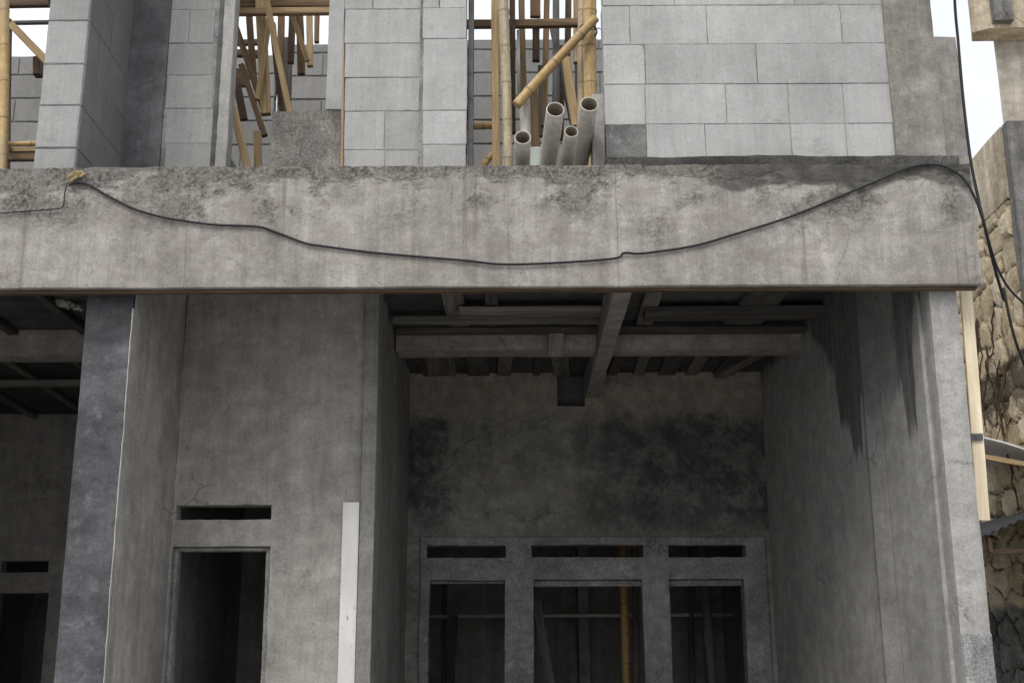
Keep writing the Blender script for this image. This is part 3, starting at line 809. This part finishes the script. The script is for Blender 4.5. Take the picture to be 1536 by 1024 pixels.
# walls at the back and sides of the upper floor
def backwall(x0, x1, Y, z1, label):
    b = MB(); z = ZS; k = 0
    while z < z1 - .05:
        x = x0 - (.3 if k % 2 else 0)
        while x < x1:
            a, c = max(x, x0), min(x + .74, x1)
            if c - a > .05: b.block(a + .004, c - .004, Y, Y + .12, z + .004, min(z + .24, z1) - .004, jit=.003)
            x += .74
        z += .25; k += 1
    b.box(x0 + .01, x1 - .01, Y + .012, Y + .108, ZS + .002, z1 - .012, mi=1)
    tag(b.build('block_wall', [M['block_back'], M['mortar']], H), label)
backwall(-6, -2.3, 11, az(40, 84, 11), 'rear block wall behind the leftmost upper opening')
backwall(-2.29, -.62, 11.05, az(470, 66, 11.05), 'rear block wall behind the upper doorway')
backwall(-.61, 2.7, 11, az(720, 59, 11), 'rear block wall behind the bamboo opening')
cells('block_wall', M['block_back'], H, [2.55, 2.7], [7.96, 10.99], [ZS, 6.4], step=.25, rough=.004, bevel=.006)
cells('block_wall', M['block_back'], H, [-2.42, -2.3], [8.36, 10.99], [ZS, 5.6], step=.25, rough=.004, bevel=.006)

# ------------------------------------------------------------------ timber and bamboo in the upper openings
def thing_mesh(b, name, mat, label, cat, group=None, sharp=None):
    return tag(recentre(b.build(name, mat, None, sharp)), label, cat, group)

def timber(p, q, w, t, m, label, group, name='timber_plank', cat='plank'):
    thing_mesh(MB().plank(at(*p), at(*q), w, t), name, M[m], label, cat, group)

def bamboo(p, q, r, m, label, group, three=False):
    a, c = (Vector(p), Vector(q)) if three else (at(*p), at(*q))
    L = (c - a).length; n = max(4, int(L / .029)); pts = []; rad = []
    s1 = (c - a).normalized().orthogonal().normalized(); s2 = s1.cross((c - a).normalized())
    ph = random.uniform(0, 6)
    for i in range(n + 1):
        f = i / n; d = f * L
        fr_ = (d / .29) % 1; k = max(0, 1 - abs(fr_ - .5) / .06)
        rad.append(r * (1.0 - .12 * f) * (1 + .13 * k))
        pts.append(a + (c - a) * f + s1 * (.006 * L * math.sin(f * 3.1 + ph) * math.sin(ph)) + s2 * (.004 * L * math.sin(f * 5 + ph)))
    thing_mesh(MB().tube(pts, rad, 12), 'bamboo_pole', M[m], label, 'bamboo pole', group)

G1, G2, G3 = 'timber props in the leftmost upper opening', 'timber props in the upper doorway', 'timber and bamboo in the upper opening with the pipes'
# leftmost opening
bamboo((7, -60, 8.25), (3, 275, 8.25), .036, 'bamboo', 'upright yellow bamboo pole at the left edge of the photo', G1)
timber((14, 30, 8.5), (11, 275, 8.5), .035, .04, 'wood_mid', 'thin brown upright post just right of the bamboo at the photo\'s left edge', G1, 'timber_post', 'post')
timber((-160, 6, 8.7), (74, 4, 8.7), .075, .05, 'wood_dark', 'dark horizontal board at the top of the leftmost opening', G1)
timber((-160, 35, 8.8), (74, 34, 8.8), .022, .04, 'wood_grey', 'thin grey batten across the sky in the leftmost opening', G1)
timber((16, 36, 8.45), (72, 94, 8.45), .055, .035, 'wood', 'pale diagonal brace crossing the sky in the leftmost opening', G1)
bamboo((-160, 218, 8.35), (72, 215, 8.35), .020, 'bamboo', 'upper thin horizontal bamboo low in the leftmost opening', G1)
timber((-160, 226, 8.55), (72, 225, 8.55), .035, .04, 'wood', 'pale rail between the low bamboo and the brown rail, leftmost opening', G1)
timber((-160, 236, 8.4), (72, 236, 8.4), .055, .04, 'wood_mid', 'lowest brown rail in the leftmost opening', G1)
timber((57, 88, 8.6), (57, 114, 8.6), .055, .08, 'wood_dark', 'short dark timber block beside the grey block pier', G1, 'timber_block', 'timber block')
# doorway opening
timber((394, -30, 8.4), (437, 178, 8.45), .045, .05, 'wood', 'long pale plank leaning across the middle of the upper doorway', G2)
timber((420, -30, 8.85), (461, 92, 9.0), .040, .05, 'wood', 'shorter pale plank leaning to the right high in the upper doorway', G2)
timber((389, -30, 8.75), (399, 172, 8.75), .075, .06, 'wood', 'broad upright pale post in the upper doorway', G2, 'timber_post', 'post')
timber((352, 36, 8.95), (398, 172, 8.85), .050, .04, 'wood_mid', 'brown plank slanting down from the left of the upper doorway', G2)
timber((362, 98, 8.7), (397, 204, 8.6), .045, .04, 'wood_mid', 'brown plank slanting behind the low panel in the upper doorway', G2)
timber((350, 164, 8.25), (376, 275, 8.25), .055, .04, 'wood', 'pale stub plank leaning beside the white post, foot of the upper doorway', G2)
timber((386, 198, 8.45), (387, 275, 8.45), .055, .04, 'wood', 'short upright stub left of the low cement panel', G2, 'timber_post', 'post')
timber((409, 36, 9.0), (424, 176, 9.05), .045, .05, 'wood_dark', 'dark plank just behind the long pale leaning plank', G2)
timber((449, 18, 9.3), (452, 112, 9.3), .060, .05, 'wood_mid', 'brown upright left of the sky patch in the upper doorway', G2, 'timber_post', 'post')
timber((464, 18, 9.6), (465, 100, 9.6), .050, .05, 'wood', 'pale upright touching the sky patch in the upper doorway', G2, 'timber_post', 'post')
timber((422, 20, 9.5), (420, 110, 9.5), .055, .05, 'wood_mid', 'brown upright in the centre of the upper doorway', G2, 'timber_post', 'post')
timber((432, 58, 9.8), (429, 190, 9.8), .085, .05, 'wood_grey', 'dark grey upright board at the back of the upper doorway', G2)
timber((336, 66, 10), (386, 64, 10), .05, .05, 'wood_dark', 'upper of two dark rails at the back left of the upper doorway', G2)
timber((336, 80, 9.9), (398, 82, 9.9), .065, .05, 'wood_dark', 'lower of two dark rails at the back left of the upper doorway', G2)
timber((338, 116, 9.6), (374, 118, 9.6), .16, .05, 'wood_dark', 'broad dark board end left in the upper doorway', G2)
timber((356, 128, 9.3), (366, 180, 9.3), .06, .05, 'wood_dark', 'dark upright under the broad board end in the upper doorway', G2, 'timber_post', 'post')
timber((336, 19, 8.65), (500, 17, 8.65), .055, .05, 'wood', 'pale horizontal beam across the head of the upper doorway', G2)
timber((336, 2, 8.8), (500, 0, 8.8), .13, .04, 'wood_mid', 'broad brown formwork board above the upper doorway\'s pale beam', G2)
timber((371, -30, 9.1), (381, 120, 9.1), .050, .05, 'wood_mid', 'brown upright between the two dark rails and the broad pale post', G2, 'timber_post', 'post')
timber((405, 20, 8.62), (386, 150, 8.62), .035, .04, 'wood', 'thin pale batten slanting left across the broad pale post', G2)
timber((440, -30, 9.2), (436, 95, 9.2), .05, .05, 'wood_dark', 'dark upright between the two long leaning planks', G2, 'timber_post', 'post')
timber((476, 18, 9.9), (475, 64, 9.9), .04, .05, 'wood_mid', 'short brown upright at the right of the sky patch, upper doorway', G2, 'timber_post', 'post')
# opening with the pipes
timber((743, -60, 8.25), (745, 280, 8.25), .060, .04, 'wood', 'full-height pale plank left in the opening with the pipes', G3)
bamboo((757, -60, 8.15), (760, 280, 8.15), .040, 'bamboo_grey', 'thick greyish bamboo standing against the full-height pale plank', G3)
timber((698, 37, 8.75), (890, 34, 8.75), .065, .05, 'wood_mid', 'brown rail crossing the opening with the pipes near its top', G3)
for (p, q, w, m, lab) in (
    ((768, -40, 8.6), (769, 200, 8.6), .045, 'wood_dark', 'dark upright right behind the greyish bamboo'),
    ((782, -40, 9.0), (786, 150, 9.0), .050, 'wood_mid', 'brown upright second from the greyish bamboo'),
    ((803, -40, 9.2), (803, 26, 9.2), .085, 'wood_mid', 'broad brown upright ending on the brown rail'),
    ((804, 44, 9.3), (804, 92, 9.3), .060, 'wood_dark', 'short dark timber hanging below the brown rail'),
    ((821, -40, 9.1), (816, 190, 9.1), .048, 'wood_mid', 'long brown upright left of the steel prop'),
    ((853, -40, 9.2), (850, 130, 9.2), .050, 'wood_dark', 'dark upright right of the steel prop'),
    ((866, -40, 8.9), (866, 95, 8.9), .060, 'wood', 'yellow upright behind the top of the diagonal bamboo'),
    ((849, 88, 8.8), (864, 190, 8.7), .070, 'wood', 'yellow board leaning below the diagonal bamboo'),
    ((800, 125, 8.7), (804, 228, 8.6), .060, 'wood_mid', 'brown board standing behind the lowest pipe'),
    ((812, 100, 9.4), (812, 205, 9.4), .060, 'wood_grey', 'grey board far back between the brown uprights'),
    ((868, 90, 9.3), (871, 200, 9.3), .070, 'wood_grey', 'grey board far back near the right pair of bamboos'),
    ((838, 70, 9.4), (836, 210, 9.4), .10, 'wood_dark', 'dark board far back behind the steel prop')):
    timber(p, q, w, .05, m, lab + ', opening with the pipes', G3)
thing_mesh(MB().tube([at(834, -40, 8.9), at(834, 150, 8.9), at(833, 220, 8.9)], [.028, .028, .034], 12), 'steel_prop', M['steel'], 'dark grey steel prop standing among the timbers above the pipes', 'prop', G3)
thing_mesh(MB().tube([at(826, 40, 9.0), at(858, 190, 9.0)], [.014, .014], 8), 'steel_rod', M['steel'], 'thin steel rod slanting past the dark prop above the pipes', 'rod', G3)
thing_mesh(MB().tube([at(777, 46, 8.8), at(779, 150, 8.8)], [.012, .012], 8), 'conduit_pipe', M['pvc'], 'thin pale conduit upright beside the dark upright, opening with the pipes', 'conduit', G3)
bamboo((774, 158, 8.0), (893, 28, 8.02), .036, 'bamboo', 'diagonal yellow bamboo brace above the pipes', G3)
bamboo((873, -60, 8.2), (873, 280, 8.2), .030, 'bamboo_grey', 'slimmer left bamboo of the upright pair right of the pipes', G3)
bamboo((887, -60, 8.15), (884, 280, 8.15), .052, 'bamboo', 'thick right bamboo of the upright pair right of the pipes', G3)
bamboo((696, 189, 8.45), (742, 188, 8.45), .032, 'bamboo', 'short level bamboo left of the full-height pale plank', G3)
bamboo((714, 262, 8.3), (746, 222, 8.3), .026, 'bamboo', 'short slanting bamboo at the foot of the opening with the pipes', G3)
thing_mesh(MB().tube([at(786, 155, 8.1), at(789, 215, 8.15)], [.036, .036], 14), 'plastic_pipe', M['pvc'], 'short upright pale pipe under the lower end of the diagonal bamboo', 'pipe', 'plastic pipes in the upper opening', 40)

b = MB(); k0 = at(884, 40, 8.0)
for i in range(4):
    aa = [k0 + Vector((math.cos(t) * .062, math.sin(t) * .066 + .08, .012 * (i - 1.5) + .02 * math.cos(t + i))) for t in [j * .45 for j in range(15)]]
    b.tube(aa, .004, 6)
b.tube([k0 + Vector((.06, .02, 0)), k0 + Vector((.10, .0, -.03)), k0 + Vector((.09, .01, -.08))], .004, 6)
thing_mesh(b, 'wire_tie', M['steel'], 'twisted wire tie binding the diagonal bamboo to the upright pair', 'wire tie')
# pipes sticking out over the beam
def pipe(px, py, r, far, label, Yn=7.12):
    a = at(px, py, Yn); c = Vector(far)
    d = (c - a).normalized(); L = (c - a).length
    b = MB(); n = 28; s1 = d.orthogonal().normalized(); s2 = d.cross(s1)
    prof = [(L, r), (L * .5, r), (.012, r), (.002, r * .985), (0, r * .95), (.0, r * .90), (.008, r * .87), (L * .4, r * .86), (L - .01, r * .86)]
    for dd_, rr in prof:
        for k in range(n):
            an = 6.28318 * k / n
            b.v.append(tuple(a + d * dd_ + (s1 * math.cos(an) + s2 * math.sin(an)) * rr))
    for i in range(len(prof) - 1):
        for k in range(n):
            k2 = (k + 1) % n
            b.face([i*n + k, i*n + k2, (i+1)*n + k2, (i+1)*n + k], mi=1 if i >= 6 else 0, smooth=True)
    e = (len(prof) - 1) * n
    b.face([k for k in reversed(range(n))]); b.face([e + k for k in range(n)], mi=1)
    thing_mesh(b, 'plastic_pipe', [M['pvc'], M['pvc_in']], label, 'pipe', 'plastic pipes in the upper opening', 50)
pipe(784, 206, .052, (.06, 8.2, 4.50), 'leftmost grey pipe, the lowest of the four open ends')
pipe(833, 164, .058, (.20, 8.5, 4.62), 'tall grey pipe with its open end second from the left')
pipe(857, 197, .044, (.30, 8.4, 4.50), 'slimmest grey pipe between the two tall ones')
pipe(884, 156, .058, (.42, 8.6, 4.60), 'rightmost grey pipe, its open end highest')
# tub
c0 = at(804, 236, 7.95)
b = MB().tube([(c0.x, c0.y, ZS), (c0.x, c0.y, az(804, 232, 7.95)), (c0.x, c0.y, az(804, 228.5, 7.95)), (c0.x, c0.y, az(804, 227, 7.95))], [.055, .072, .078, .075], 20)
thing_mesh(b, 'plastic_tub', M['tub'], 'pale green plastic tub standing behind the grey pipes', 'tub', None, 40)

# ------------------------------------------------------------------ cables on the facade
def spline(pts, n=8):
    P = [Vector(p) for p in pts]; P = [P[0]*2 - P[1]] + P + [P[-1]*2 - P[-2]]; out = []
    for i in range(1, len(P) - 2):
        a, b_, c, d = P[i-1], P[i], P[i+1], P[i+2]
        for k in range(n):
            t = k / n
            out.append(.5 * ((2*b_) + (c - a)*t + (2*a - 5*b_ + 4*c - d)*t*t + (3*b_ - a - 3*c + d)*t**3))
    return out + [P[-2]]
YC = 7.082
cp = [(104, 277, YC), (118, 274, YC), (132, 277, YC), (160, 293, YC), (200, 313, YC), (240, 325, YC), (270, 330.5, YC), (320, 337, YC), (385, 340, YC), (410, 347, YC), (455, 364, YC),
      (482, 369, YC), (560, 379, YC), (640, 386, YC), (700, 391, YC), (755, 396.5, YC), (840, 394, YC), (922, 387.5, YC), (936, 379.5, YC), (965, 380, YC), (1040, 369, YC),
      (1100, 352, YC), (1180, 327, YC), (1250, 299, YC), (1310, 274, YC), (1360, 253, YC), (1392, 247, YC), (1420, 251, YC), (1445, 268, YC - .01), (1462, 296, YC), (1476, 335, 7.12), (1487, 375, 7.2), (1500, 410, 7.35), (1522, 442, 7.5), (1575, 488, 7.8)]
thing_mesh(MB().tube(spline([at(*p) for p in cp]), .0078, 8), 'cable', M['cable'], 'black cable sagging across the front of the concrete beam', 'cable')
wp = [(-60, 326, YC), (0, 320, YC), (50, 316, YC), (88, 313, YC), (95, 308, YC), (97, 290, YC), (100, 278, YC)]
thing_mesh(MB().tube(spline([at(*p) for p in wp]), .0038, 6), 'wire', M['cable'], 'thin dark wire bending up to the yellow knot at the beam\'s left', 'wire')
dp = [(1425, -160, 7.7), (1432, 0, 7.7), (1437, 60, 7.7), (1445, 150, 7.65), (1456, 240, 7.6), (1468, 300, 7.55), (1480, 352, 7.5), (1493, 405, 7.6), (1506, 450, 7.8)]
thing_mesh(MB().tube(spline([at(*p) for p in dp]), .0105, 8), 'cable', M['cable'], 'thick cable dropping from above past the right end of the beam', 'cable')
d2 = [(1505, 432, 8.2), (1520, 500, 8.2), (1536, 545, 8.3), (1560, 600, 8.4)]
thing_mesh(MB().tube(spline([at(*p) for p in d2]), .010, 8), 'cable', M['cable'], 'cable running down to the right edge in front of the stones', 'cable')
# yellow lashing the cable hangs from
b = MB(); k0 = at(115, 265, 7.085)
for i in range(7):
    o_ = Vector((random.uniform(-.03, .03), random.uniform(-.012, .0), random.uniform(-.022, .025)))
    aa = [k0 + o_ + Vector((math.cos(t) * .022, -.006 + .008 * math.sin(2 * t), math.sin(t) * .014)) for t in [j * .7 for j in range(10)]]
    b.tube(aa, .005, 6)
thing_mesh(b, 'rope_knot', M['yellow'], 'yellow knot on the beam holding the cable\'s left end', 'knot')
# broken pale scraps under the slab edge, left room
b = MB()
for i in range(26):
    f = random.random(); q = at(66 + f * 50, 441 + f * 20 + random.uniform(-4, 8), 9.0)
    s_ = random.uniform(.008, .028)
    b.box(q.x - s_, q.x + s_, q.y - .02, q.y + .02, q.z - s_ * .5, q.z + s_ * .7, jit=.012)
b.plank(at(62, 436, 9.0), at(124, 466, 9.0), .02, .02)
thing_mesh(b, 'broken_foam', M['chips'], 'pale broken scraps caught under the slab of the left room', 'debris')

# white strip on the middle wall
cells_o = cells('white_board', M['white_board'], None, [ax(511, 880, Y1 - .02), ax(536, 880, Y1 - .02)], [Y1 - .03, Y1 - .004], [.275, az(525, 753, Y1 - .03)], step=.1, rough=.0015, bevel=.002)
tag(recentre(cells_o), 'tall narrow white strip standing against the grey wall right of the doorway', 'board')

# ------------------------------------------------------------------ things inside the dark rear room
GI = 'poles inside the dark rear room'
def ipole(px, pxb, Y, r, m, lab):
    a = at(px, 800, Y); c = at(pxb, 1020, Y)
    top = a + (a - c) * .45
    f = (c.z - .28) / (top.z - c.z); bot = c - (top - c) * f
    bamboo(bot, top, r, m, lab, GI, True)
ipole(933, 938, 12.6, .045, 'bamboo_dim', 'orange bamboo upright inside the middle opening')
ipole(950, 953, 13.2, .040, 'joist', 'dim bamboo just right of the orange one, middle opening')
ipole(1052, 1066, 13.0, .055, 'joist', 'thick dim bamboo inside the right opening')
ipole(1036, 1040, 13.6, .035, 'joist_dark', 'thin dim bamboo left in the right opening')
timber((805, 900, 12.8), (832, 1060, 12.8), .09, .04, 'joist', 'dim plank leaning at the left inside the middle opening', GI)
timber((680, 922, 13.4), (674, 1060, 13.4), .09, .05, 'joist_dark', 'dim upright board inside the left opening', GI, 'timber_post', 'post')
timber((667, 870, 13.9), (665, 1060, 13.9), .05, .05, 'wood_grey', 'thin grey post beside the board, left opening', GI, 'timber_post', 'post')
cells('pillar', M['frame'], H, [ax(868, 950, 13.9), ax(884, 950, 13.9)], [13.9, 14.19], [.27, ZC - .003], step=.3, rough=.003, bevel=.006)
p_, q_ = at(640, 924, 13.6), at(1130, 921, 13.6)
thing_mesh(MB().tube([p_, (p_ + q_) / 2, q_], .022, 8), 'conduit_pipe', M['pvc'], 'long level pipe running across the dark rear room', 'conduit')

# ------------------------------------------------------------------ right-hand neighbours
XS, YN = 5.15, 12.0
KN = YN / 9.0
# retaining wall of rubble: real stones from a cell pattern
ZW = 1.5 + (5.03 - 1.5) * KN
def rubble():
    seeds = []; y = 8.9; rnd = random.Random(3)
    S = []
    zz_ = -.1; row = 0
    while zz_ < 6.8:
        h = rnd.uniform(.20, .38); yy = YN - .2 + rnd.uniform(0, .25)
        while yy < 19.4:
            w = rnd.uniform(.24, .54)
            S.append((yy + w / 2, zz_ + h / 2 + rnd.uniform(-.07, .07), rnd.random(), rnd.uniform(-.03, .05)))
            yy += w
        zz_ += h
    ys = [YN + .026 * i for i in range(130)] + [YN + 3.4 + .1 * i for i in range(38)]
    zs = [ZW * i / 225 for i in range(226)]
    b = MB(); joint = []; ids = []
    from mathutils import kdtree
    kd = kdtree.KDTree(len(S))
    for i, s_ in enumerate(S): kd.insert((s_[0], s_[1] * 1.15, 0), i)
    kd.balance()
    for y in ys:
        for z in zs:
            wv = noise.noise_vector(Vector((y * 3, z * 3, 2))) * .06 + noise.noise_vector(Vector((y * 12, z * 12, 5))) * .022
            nn = kd.find_n((y + wv.x, (z + wv.y) * 1.15, 0), 2)
            e = nn[1][2] - nn[0][2]; s_ = S[nn[0][1]]
            rise = min(1, e / .055); dome = min(1, e / .22)
            d = -.065 + .065 * (rise ** .33) + .006 * dome + rise * (s_[3] * .8 + (s_[2] - .5) * .14 * (y - s_[0]) + (((s_[2] * 7.3) % 1) - .5) * .14 * (z - s_[1]))
            d += .014 * noise.noise(Vector((y * 6, z * 6, 4))) + .009 * noise.noise(Vector((y * 15, z * 15, 4))) + .006 * noise.noise(Vector((y * 33, z * 33, 9)))
            b.v.append((XS - d, y, z)); joint.append(1 - rise); ids.append(s_[2])
    nz = len(zs)
    for i in range(len(ys) - 1):
        for k in range(nz - 1):
            a = i * nz + k
            b.face([a, a + 1, a + nz + 1, a + nz], rnd=ids[a], smooth=True)
    # body behind the stones
    n0 = len(b.v)
    b.box(XS + .10, 10.5, YN, YN + 7.1, 0, ZW, rnd=.4)
    joint += [0.0] * (len(b.v) - n0)
    # returns that close the edges
    e0 = [k for k in range(nz)]
    for k in range(nz - 1):
        q = len(b.v); b.v += [b.v[k], b.v[k + 1], (XS + .10, YN, zs[k + 1]), (XS + .10, YN, zs[k])]; joint += [0] * 4
        b.face([q, q + 3, q + 2, q + 1], rnd=ids[k])
    for i in range(len(ys) - 1):
        a = i * nz + nz - 1; c = a + nz; q = len(b.v)
        b.v += [b.v[a], b.v[c], (XS + .10, ys[i + 1], zs[-1]), (XS + .10, ys[i], zs[-1])]; joint += [0] * 4
        b.face([q, q + 1, q + 2, q + 3], rnd=ids[a])
    thing_mesh_ = b.build('rubble_wall', M['stone'], None, None, joint)
    tag(recentre(thing_mesh_), 'tan rubble stone retaining wall beyond the right pillar', 'stone wall')
rubble()
# concrete cap and corner post on the stone wall
zc1 = az(1500, 190, YN - .03)
CP = empty('concrete_parapet', (7.0, YN, ZW + .01), 'stained concrete parapet on top of the rubble wall at the right edge', 'parapet')
cells('coping', M['nb_conc'], CP, [XS - .02, 10.5], [YN - .03, YN + 7.1], [ZW + .01, zc1], step=.15, rough=.012, bevel=.02)
tag(recentre(cells('corner_post', M['nb_grey'], None, [XS + .0, 6.4], [YN - .17, YN - .035], [0, zc1 + .01], step=.1, rough=.008, bevel=.012)), 'grey cement post at the near corner of the rubble wall', 'post')

# neighbour's house with a canopy slab and a box
NB = empty('neighbour_house', (7.6, YN + 1.4, zc1), 'cream neighbouring house wall rising above the parapet at the top right corner', 'house')
YH = YN + 1.4
xn = ax(1496, 110, YH)
prism('wall', M['nb_wall'], NB, [(xn, YH), (11.0, YH), (12.5, YH + 5), (xn + 3.0, YH + 5)], zc1 + .003, 12.5, rough=.006)
YK = YH - .32
za, zb_ = az(1480, 42, YK), az(1480, -60, YK)
xk = ax(1460, 20, YK)
prism('canopy', M['nb_conc'], NB, [(xk, YK + .10), (ax(1484, 20, YK), YK), (10.0, YK), (10.0, YH - .003), (xk + .08, YH - .003)], za, zb_, rough=.008)
z5, z6 = az(1500, 34, (YK - .04)), az(1500, -20, (YK - .04))
bx0, bx1 = ax(1487, 10, (YK - .04)), ax(1516, 10, (YK - .04))
BX = cells('electric_box', M['nb_grey'], NB, [bx0, bx1], [YK - .10, YK - .003], [z5, z6], step=.1, rough=.001, bevel=.006)
MB().tube([((bx0 + bx1) / 2 + .03, YK - .103, z5 + .09), ((bx0 + bx1) / 2 + .03, YK - .115, z5 + .09)], .012, 12).build('knob', M['steel'], BX)

# cream board behind the pillar
pb = MB().plank(at(1445, 400, 7.36), at(1475, 780, 7.36), .072, .025, seg=10)
thing_mesh(pb, 'cream_board', M['cream'], 'long cream board standing upright just right of the pale pillar', 'board')
b = MB(); q = at(1463, 656, 7.34)
b.box(q.x - .06, q.x + .04, q.y - .015, q.y + .0, q.z - .02, q.z + .02, jit=.002); b.tube([q + Vector((-.0, -.02, 0)), q + Vector((0, .02, 0))], .009, 8)
thing_mesh(b, 'steel_clip', M['steel'], 'small dark clip across the middle of the cream board', 'clip')

# lean-to roofs against the stone wall
LT = empty('white_awning', (XS, YN + .1, az(1500, 690, YN + .1)), 'small white awning on the stone wall at the right edge, above the dark one', 'awning')
b = MB(); N_ = 12
for j in range(N_ + 1):
    f = j / N_
    for y in (YN, YN + 1.2):
        p = at(1466 + f * 110, 655 + f * 36 - 4 * math.sin(f * 3.1), YN)
        for dz in (0, .018): b.v.append((p.x, y, p.z + dz + (.05 if y > YN + .5 else 0)))
for j in range(N_):
    a = j * 4
    b.face([a, a + 2, a + 6, a + 4]); b.face([a + 1, a + 5, a + 7, a + 3]); b.face([a, a + 4, a + 5, a + 1]); b.face([a + 2, a + 3, a + 7, a + 6])
b.face([0, 1, 3, 2]); b.face([N_*4, N_*4 + 2, N_*4 + 3, N_*4 + 1])
b.build('sheet', M['sheet_white'], LT)
MB().plank(at(1472, 684, YN + .03), at(1560, 700, YN + .03), .05, .04).build('rafter', M['wood'], LT)
DT = empty('metal_awning', (XS, YN - .1, az(1500, 800, YN - .1)), 'dark sheet metal awning low on the stone wall at the right edge', 'awning')
b = MB(); N_ = 40
for j in range(N_ + 1):
    f = j / N_; p = at(1470 + f * 130, 806 - f * 58, YN - .27)
    for y in (YN - .33, YN + 2.0):
        w = .012 * math.sin(j * 1.6)
        for dz in (0, .006): b.v.append((p.x, y, p.z + w + dz + (y - YN + .33) * .02))
for j in range(N_):
    a = j * 4
    b.face([a, a + 2, a + 6, a + 4]); b.face([a + 1, a + 5, a + 7, a + 3]); b.face([a, a + 4, a + 5, a + 1]); b.face([a + 2, a + 3, a + 7, a + 6])
b.face([0, 1, 3, 2]); b.face([N_*4, N_*4 + 2, N_*4 + 3, N_*4 + 1])
b.build('sheet', M['sheet'], DT)
MB().plank(at(1468, 828, YN - .2), at(1600, 824, YN - .2), .05, .04).build('rafter', M['wood_dark'], DT)
MB().plank(at(1483, 806, YN - .24), at(1486, 828, YN - .24), .035, .03).build('strut', M['wood_dark'], DT)

# dry vines on the stones
GV = 'dry vines on the rubble wall'
def vine(pts, r, lab):
    P_ = spline([at(*p) for p in pts], 10)
    P_ = [p + noise.noise_vector(p * 6) * .035 for p in P_]
    n = len(P_); b = MB().tube(P_, [r * (1 - .55 * i / n) for i in range(n)], 7)
    for k in range(5):
        i = random.randrange(4, n - 4); p = P_[i]
        d = Vector((random.uniform(-.1, .15), random.uniform(-.05, .05), random.uniform(-.22, -.05)))
        b.tube([p, p + d * .5 + Vector((.02, 0, .02)), p + d], [r * .5, r * .4, r * .2], 5)
    thing_mesh(b, 'dry_vine', M['vine'], lab, 'vine', GV)
vine([(1478, 425, 9.9 * KN), (1466, 480, 9.9 * KN), (1470, 540, 9.9 * KN), (1462, 600, 9.9 * KN), (1470, 655, 9.9 * KN)], .02, 'dry vine nearest the cream board on the stone wall')
vine([(1500, 428, 9.5 * KN), (1488, 490, 9.5 * KN), (1500, 560, 9.5 * KN), (1492, 640, 9.5 * KN)], .014, 'dry vine hanging down the middle of the tan stones')
vine([(1512, 545, 9.3 * KN), (1500, 610, 9.3 * KN), (1512, 690, 9.3 * KN), (1530, 770, 9.3 * KN)], .014, 'dry vine trailing behind the white awning')

for k in range(7):
    x0_ = 1472 + k * 9
    vine([(x0_, 505 + 12 * (k % 3), 9.45 * KN), (x0_ + random.uniform(-14, 14), 550, 9.4 * KN), (x0_ + random.uniform(-20, 20), 590, 9.45 * KN), (x0_ + random.uniform(-14, 14), 640 + random.uniform(-10, 20), 9.4 * KN)],
         random.uniform(.008, .014), 'thin dry vine in the dark tangle above the white awning')
# ------------------------------------------------------------------ light
SUN_EL, SUN_AZ = R(44), R(200)      # azimuth measured clockwise from +Y (behind the facade)
w = bpy.data.worlds.new('World'); sc.world = w; w.use_nodes = True
nt = w.node_tree; nt.nodes.clear()
o_ = nt.nodes.new('ShaderNodeOutputWorld'); bg = nt.nodes.new('ShaderNodeBackground'); cl = nt.nodes.new('ShaderNodeBackground')
mx = nt.nodes.new('ShaderNodeMixShader'); sky = nt.nodes.new('ShaderNodeTexSky'); sky.sky_type = 'NISHITA'; sky.sun_disc = False
sky.sun_elevation = SUN_EL; sky.sun_rotation = SUN_AZ; sky.air_density = 1.0; sky.dust_density = 2.0
nt.links.new(sky.outputs[0], bg.inputs[0]); bg.inputs[1].default_value = .10
cl.inputs[0].default_value = (.95, .98, 1.03, 1); cl.inputs[1].default_value = 1.0
tc = nt.nodes.new('ShaderNodeTexCoord'); nz = nt.nodes.new('ShaderNodeTexNoise'); nz.inputs['Scale'].default_value = 2.4; nz.inputs['Detail'].default_value = 6
nt.links.new(tc.outputs['Generated'], nz.inputs[0])
mr = nt.nodes.new('ShaderNodeMapRange'); nt.links.new(nz.outputs[0], mr.inputs[0])
for i, v in enumerate((.35, .6, .62, 1.0)): mr.inputs[i + 1].default_value = v
nt.links.new(mr.outputs[0], mx.inputs[0]); nt.links.new(bg.outputs[0], mx.inputs[1]); nt.links.new(cl.outputs[0], mx.inputs[2])
nt.links.new(mx.outputs[0], o_.inputs[0])

ld_ = bpy.data.lights.new('sun', 'SUN'); ld_.energy = 1.5; ld_.angle = R(32); ld_.color = (1.0, .95, .87)
so = bpy.data.objects.new('sun', ld_); col.objects.link(so)
dirv = Vector((math.sin(SUN_AZ) * math.cos(SUN_EL), math.cos(SUN_AZ) * math.cos(SUN_EL), math.sin(SUN_EL)))
so.rotation_euler = dirv.to_track_quat('Z', 'Y').to_euler()

vs = sc.view_settings
sc.display_settings.display_device = 'sRGB'
vs.view_transform = 'Standard'; vs.look = 'None'; vs.gamma = 1.0; vs.exposure = 0.20
vs.use_curve_mapping = False
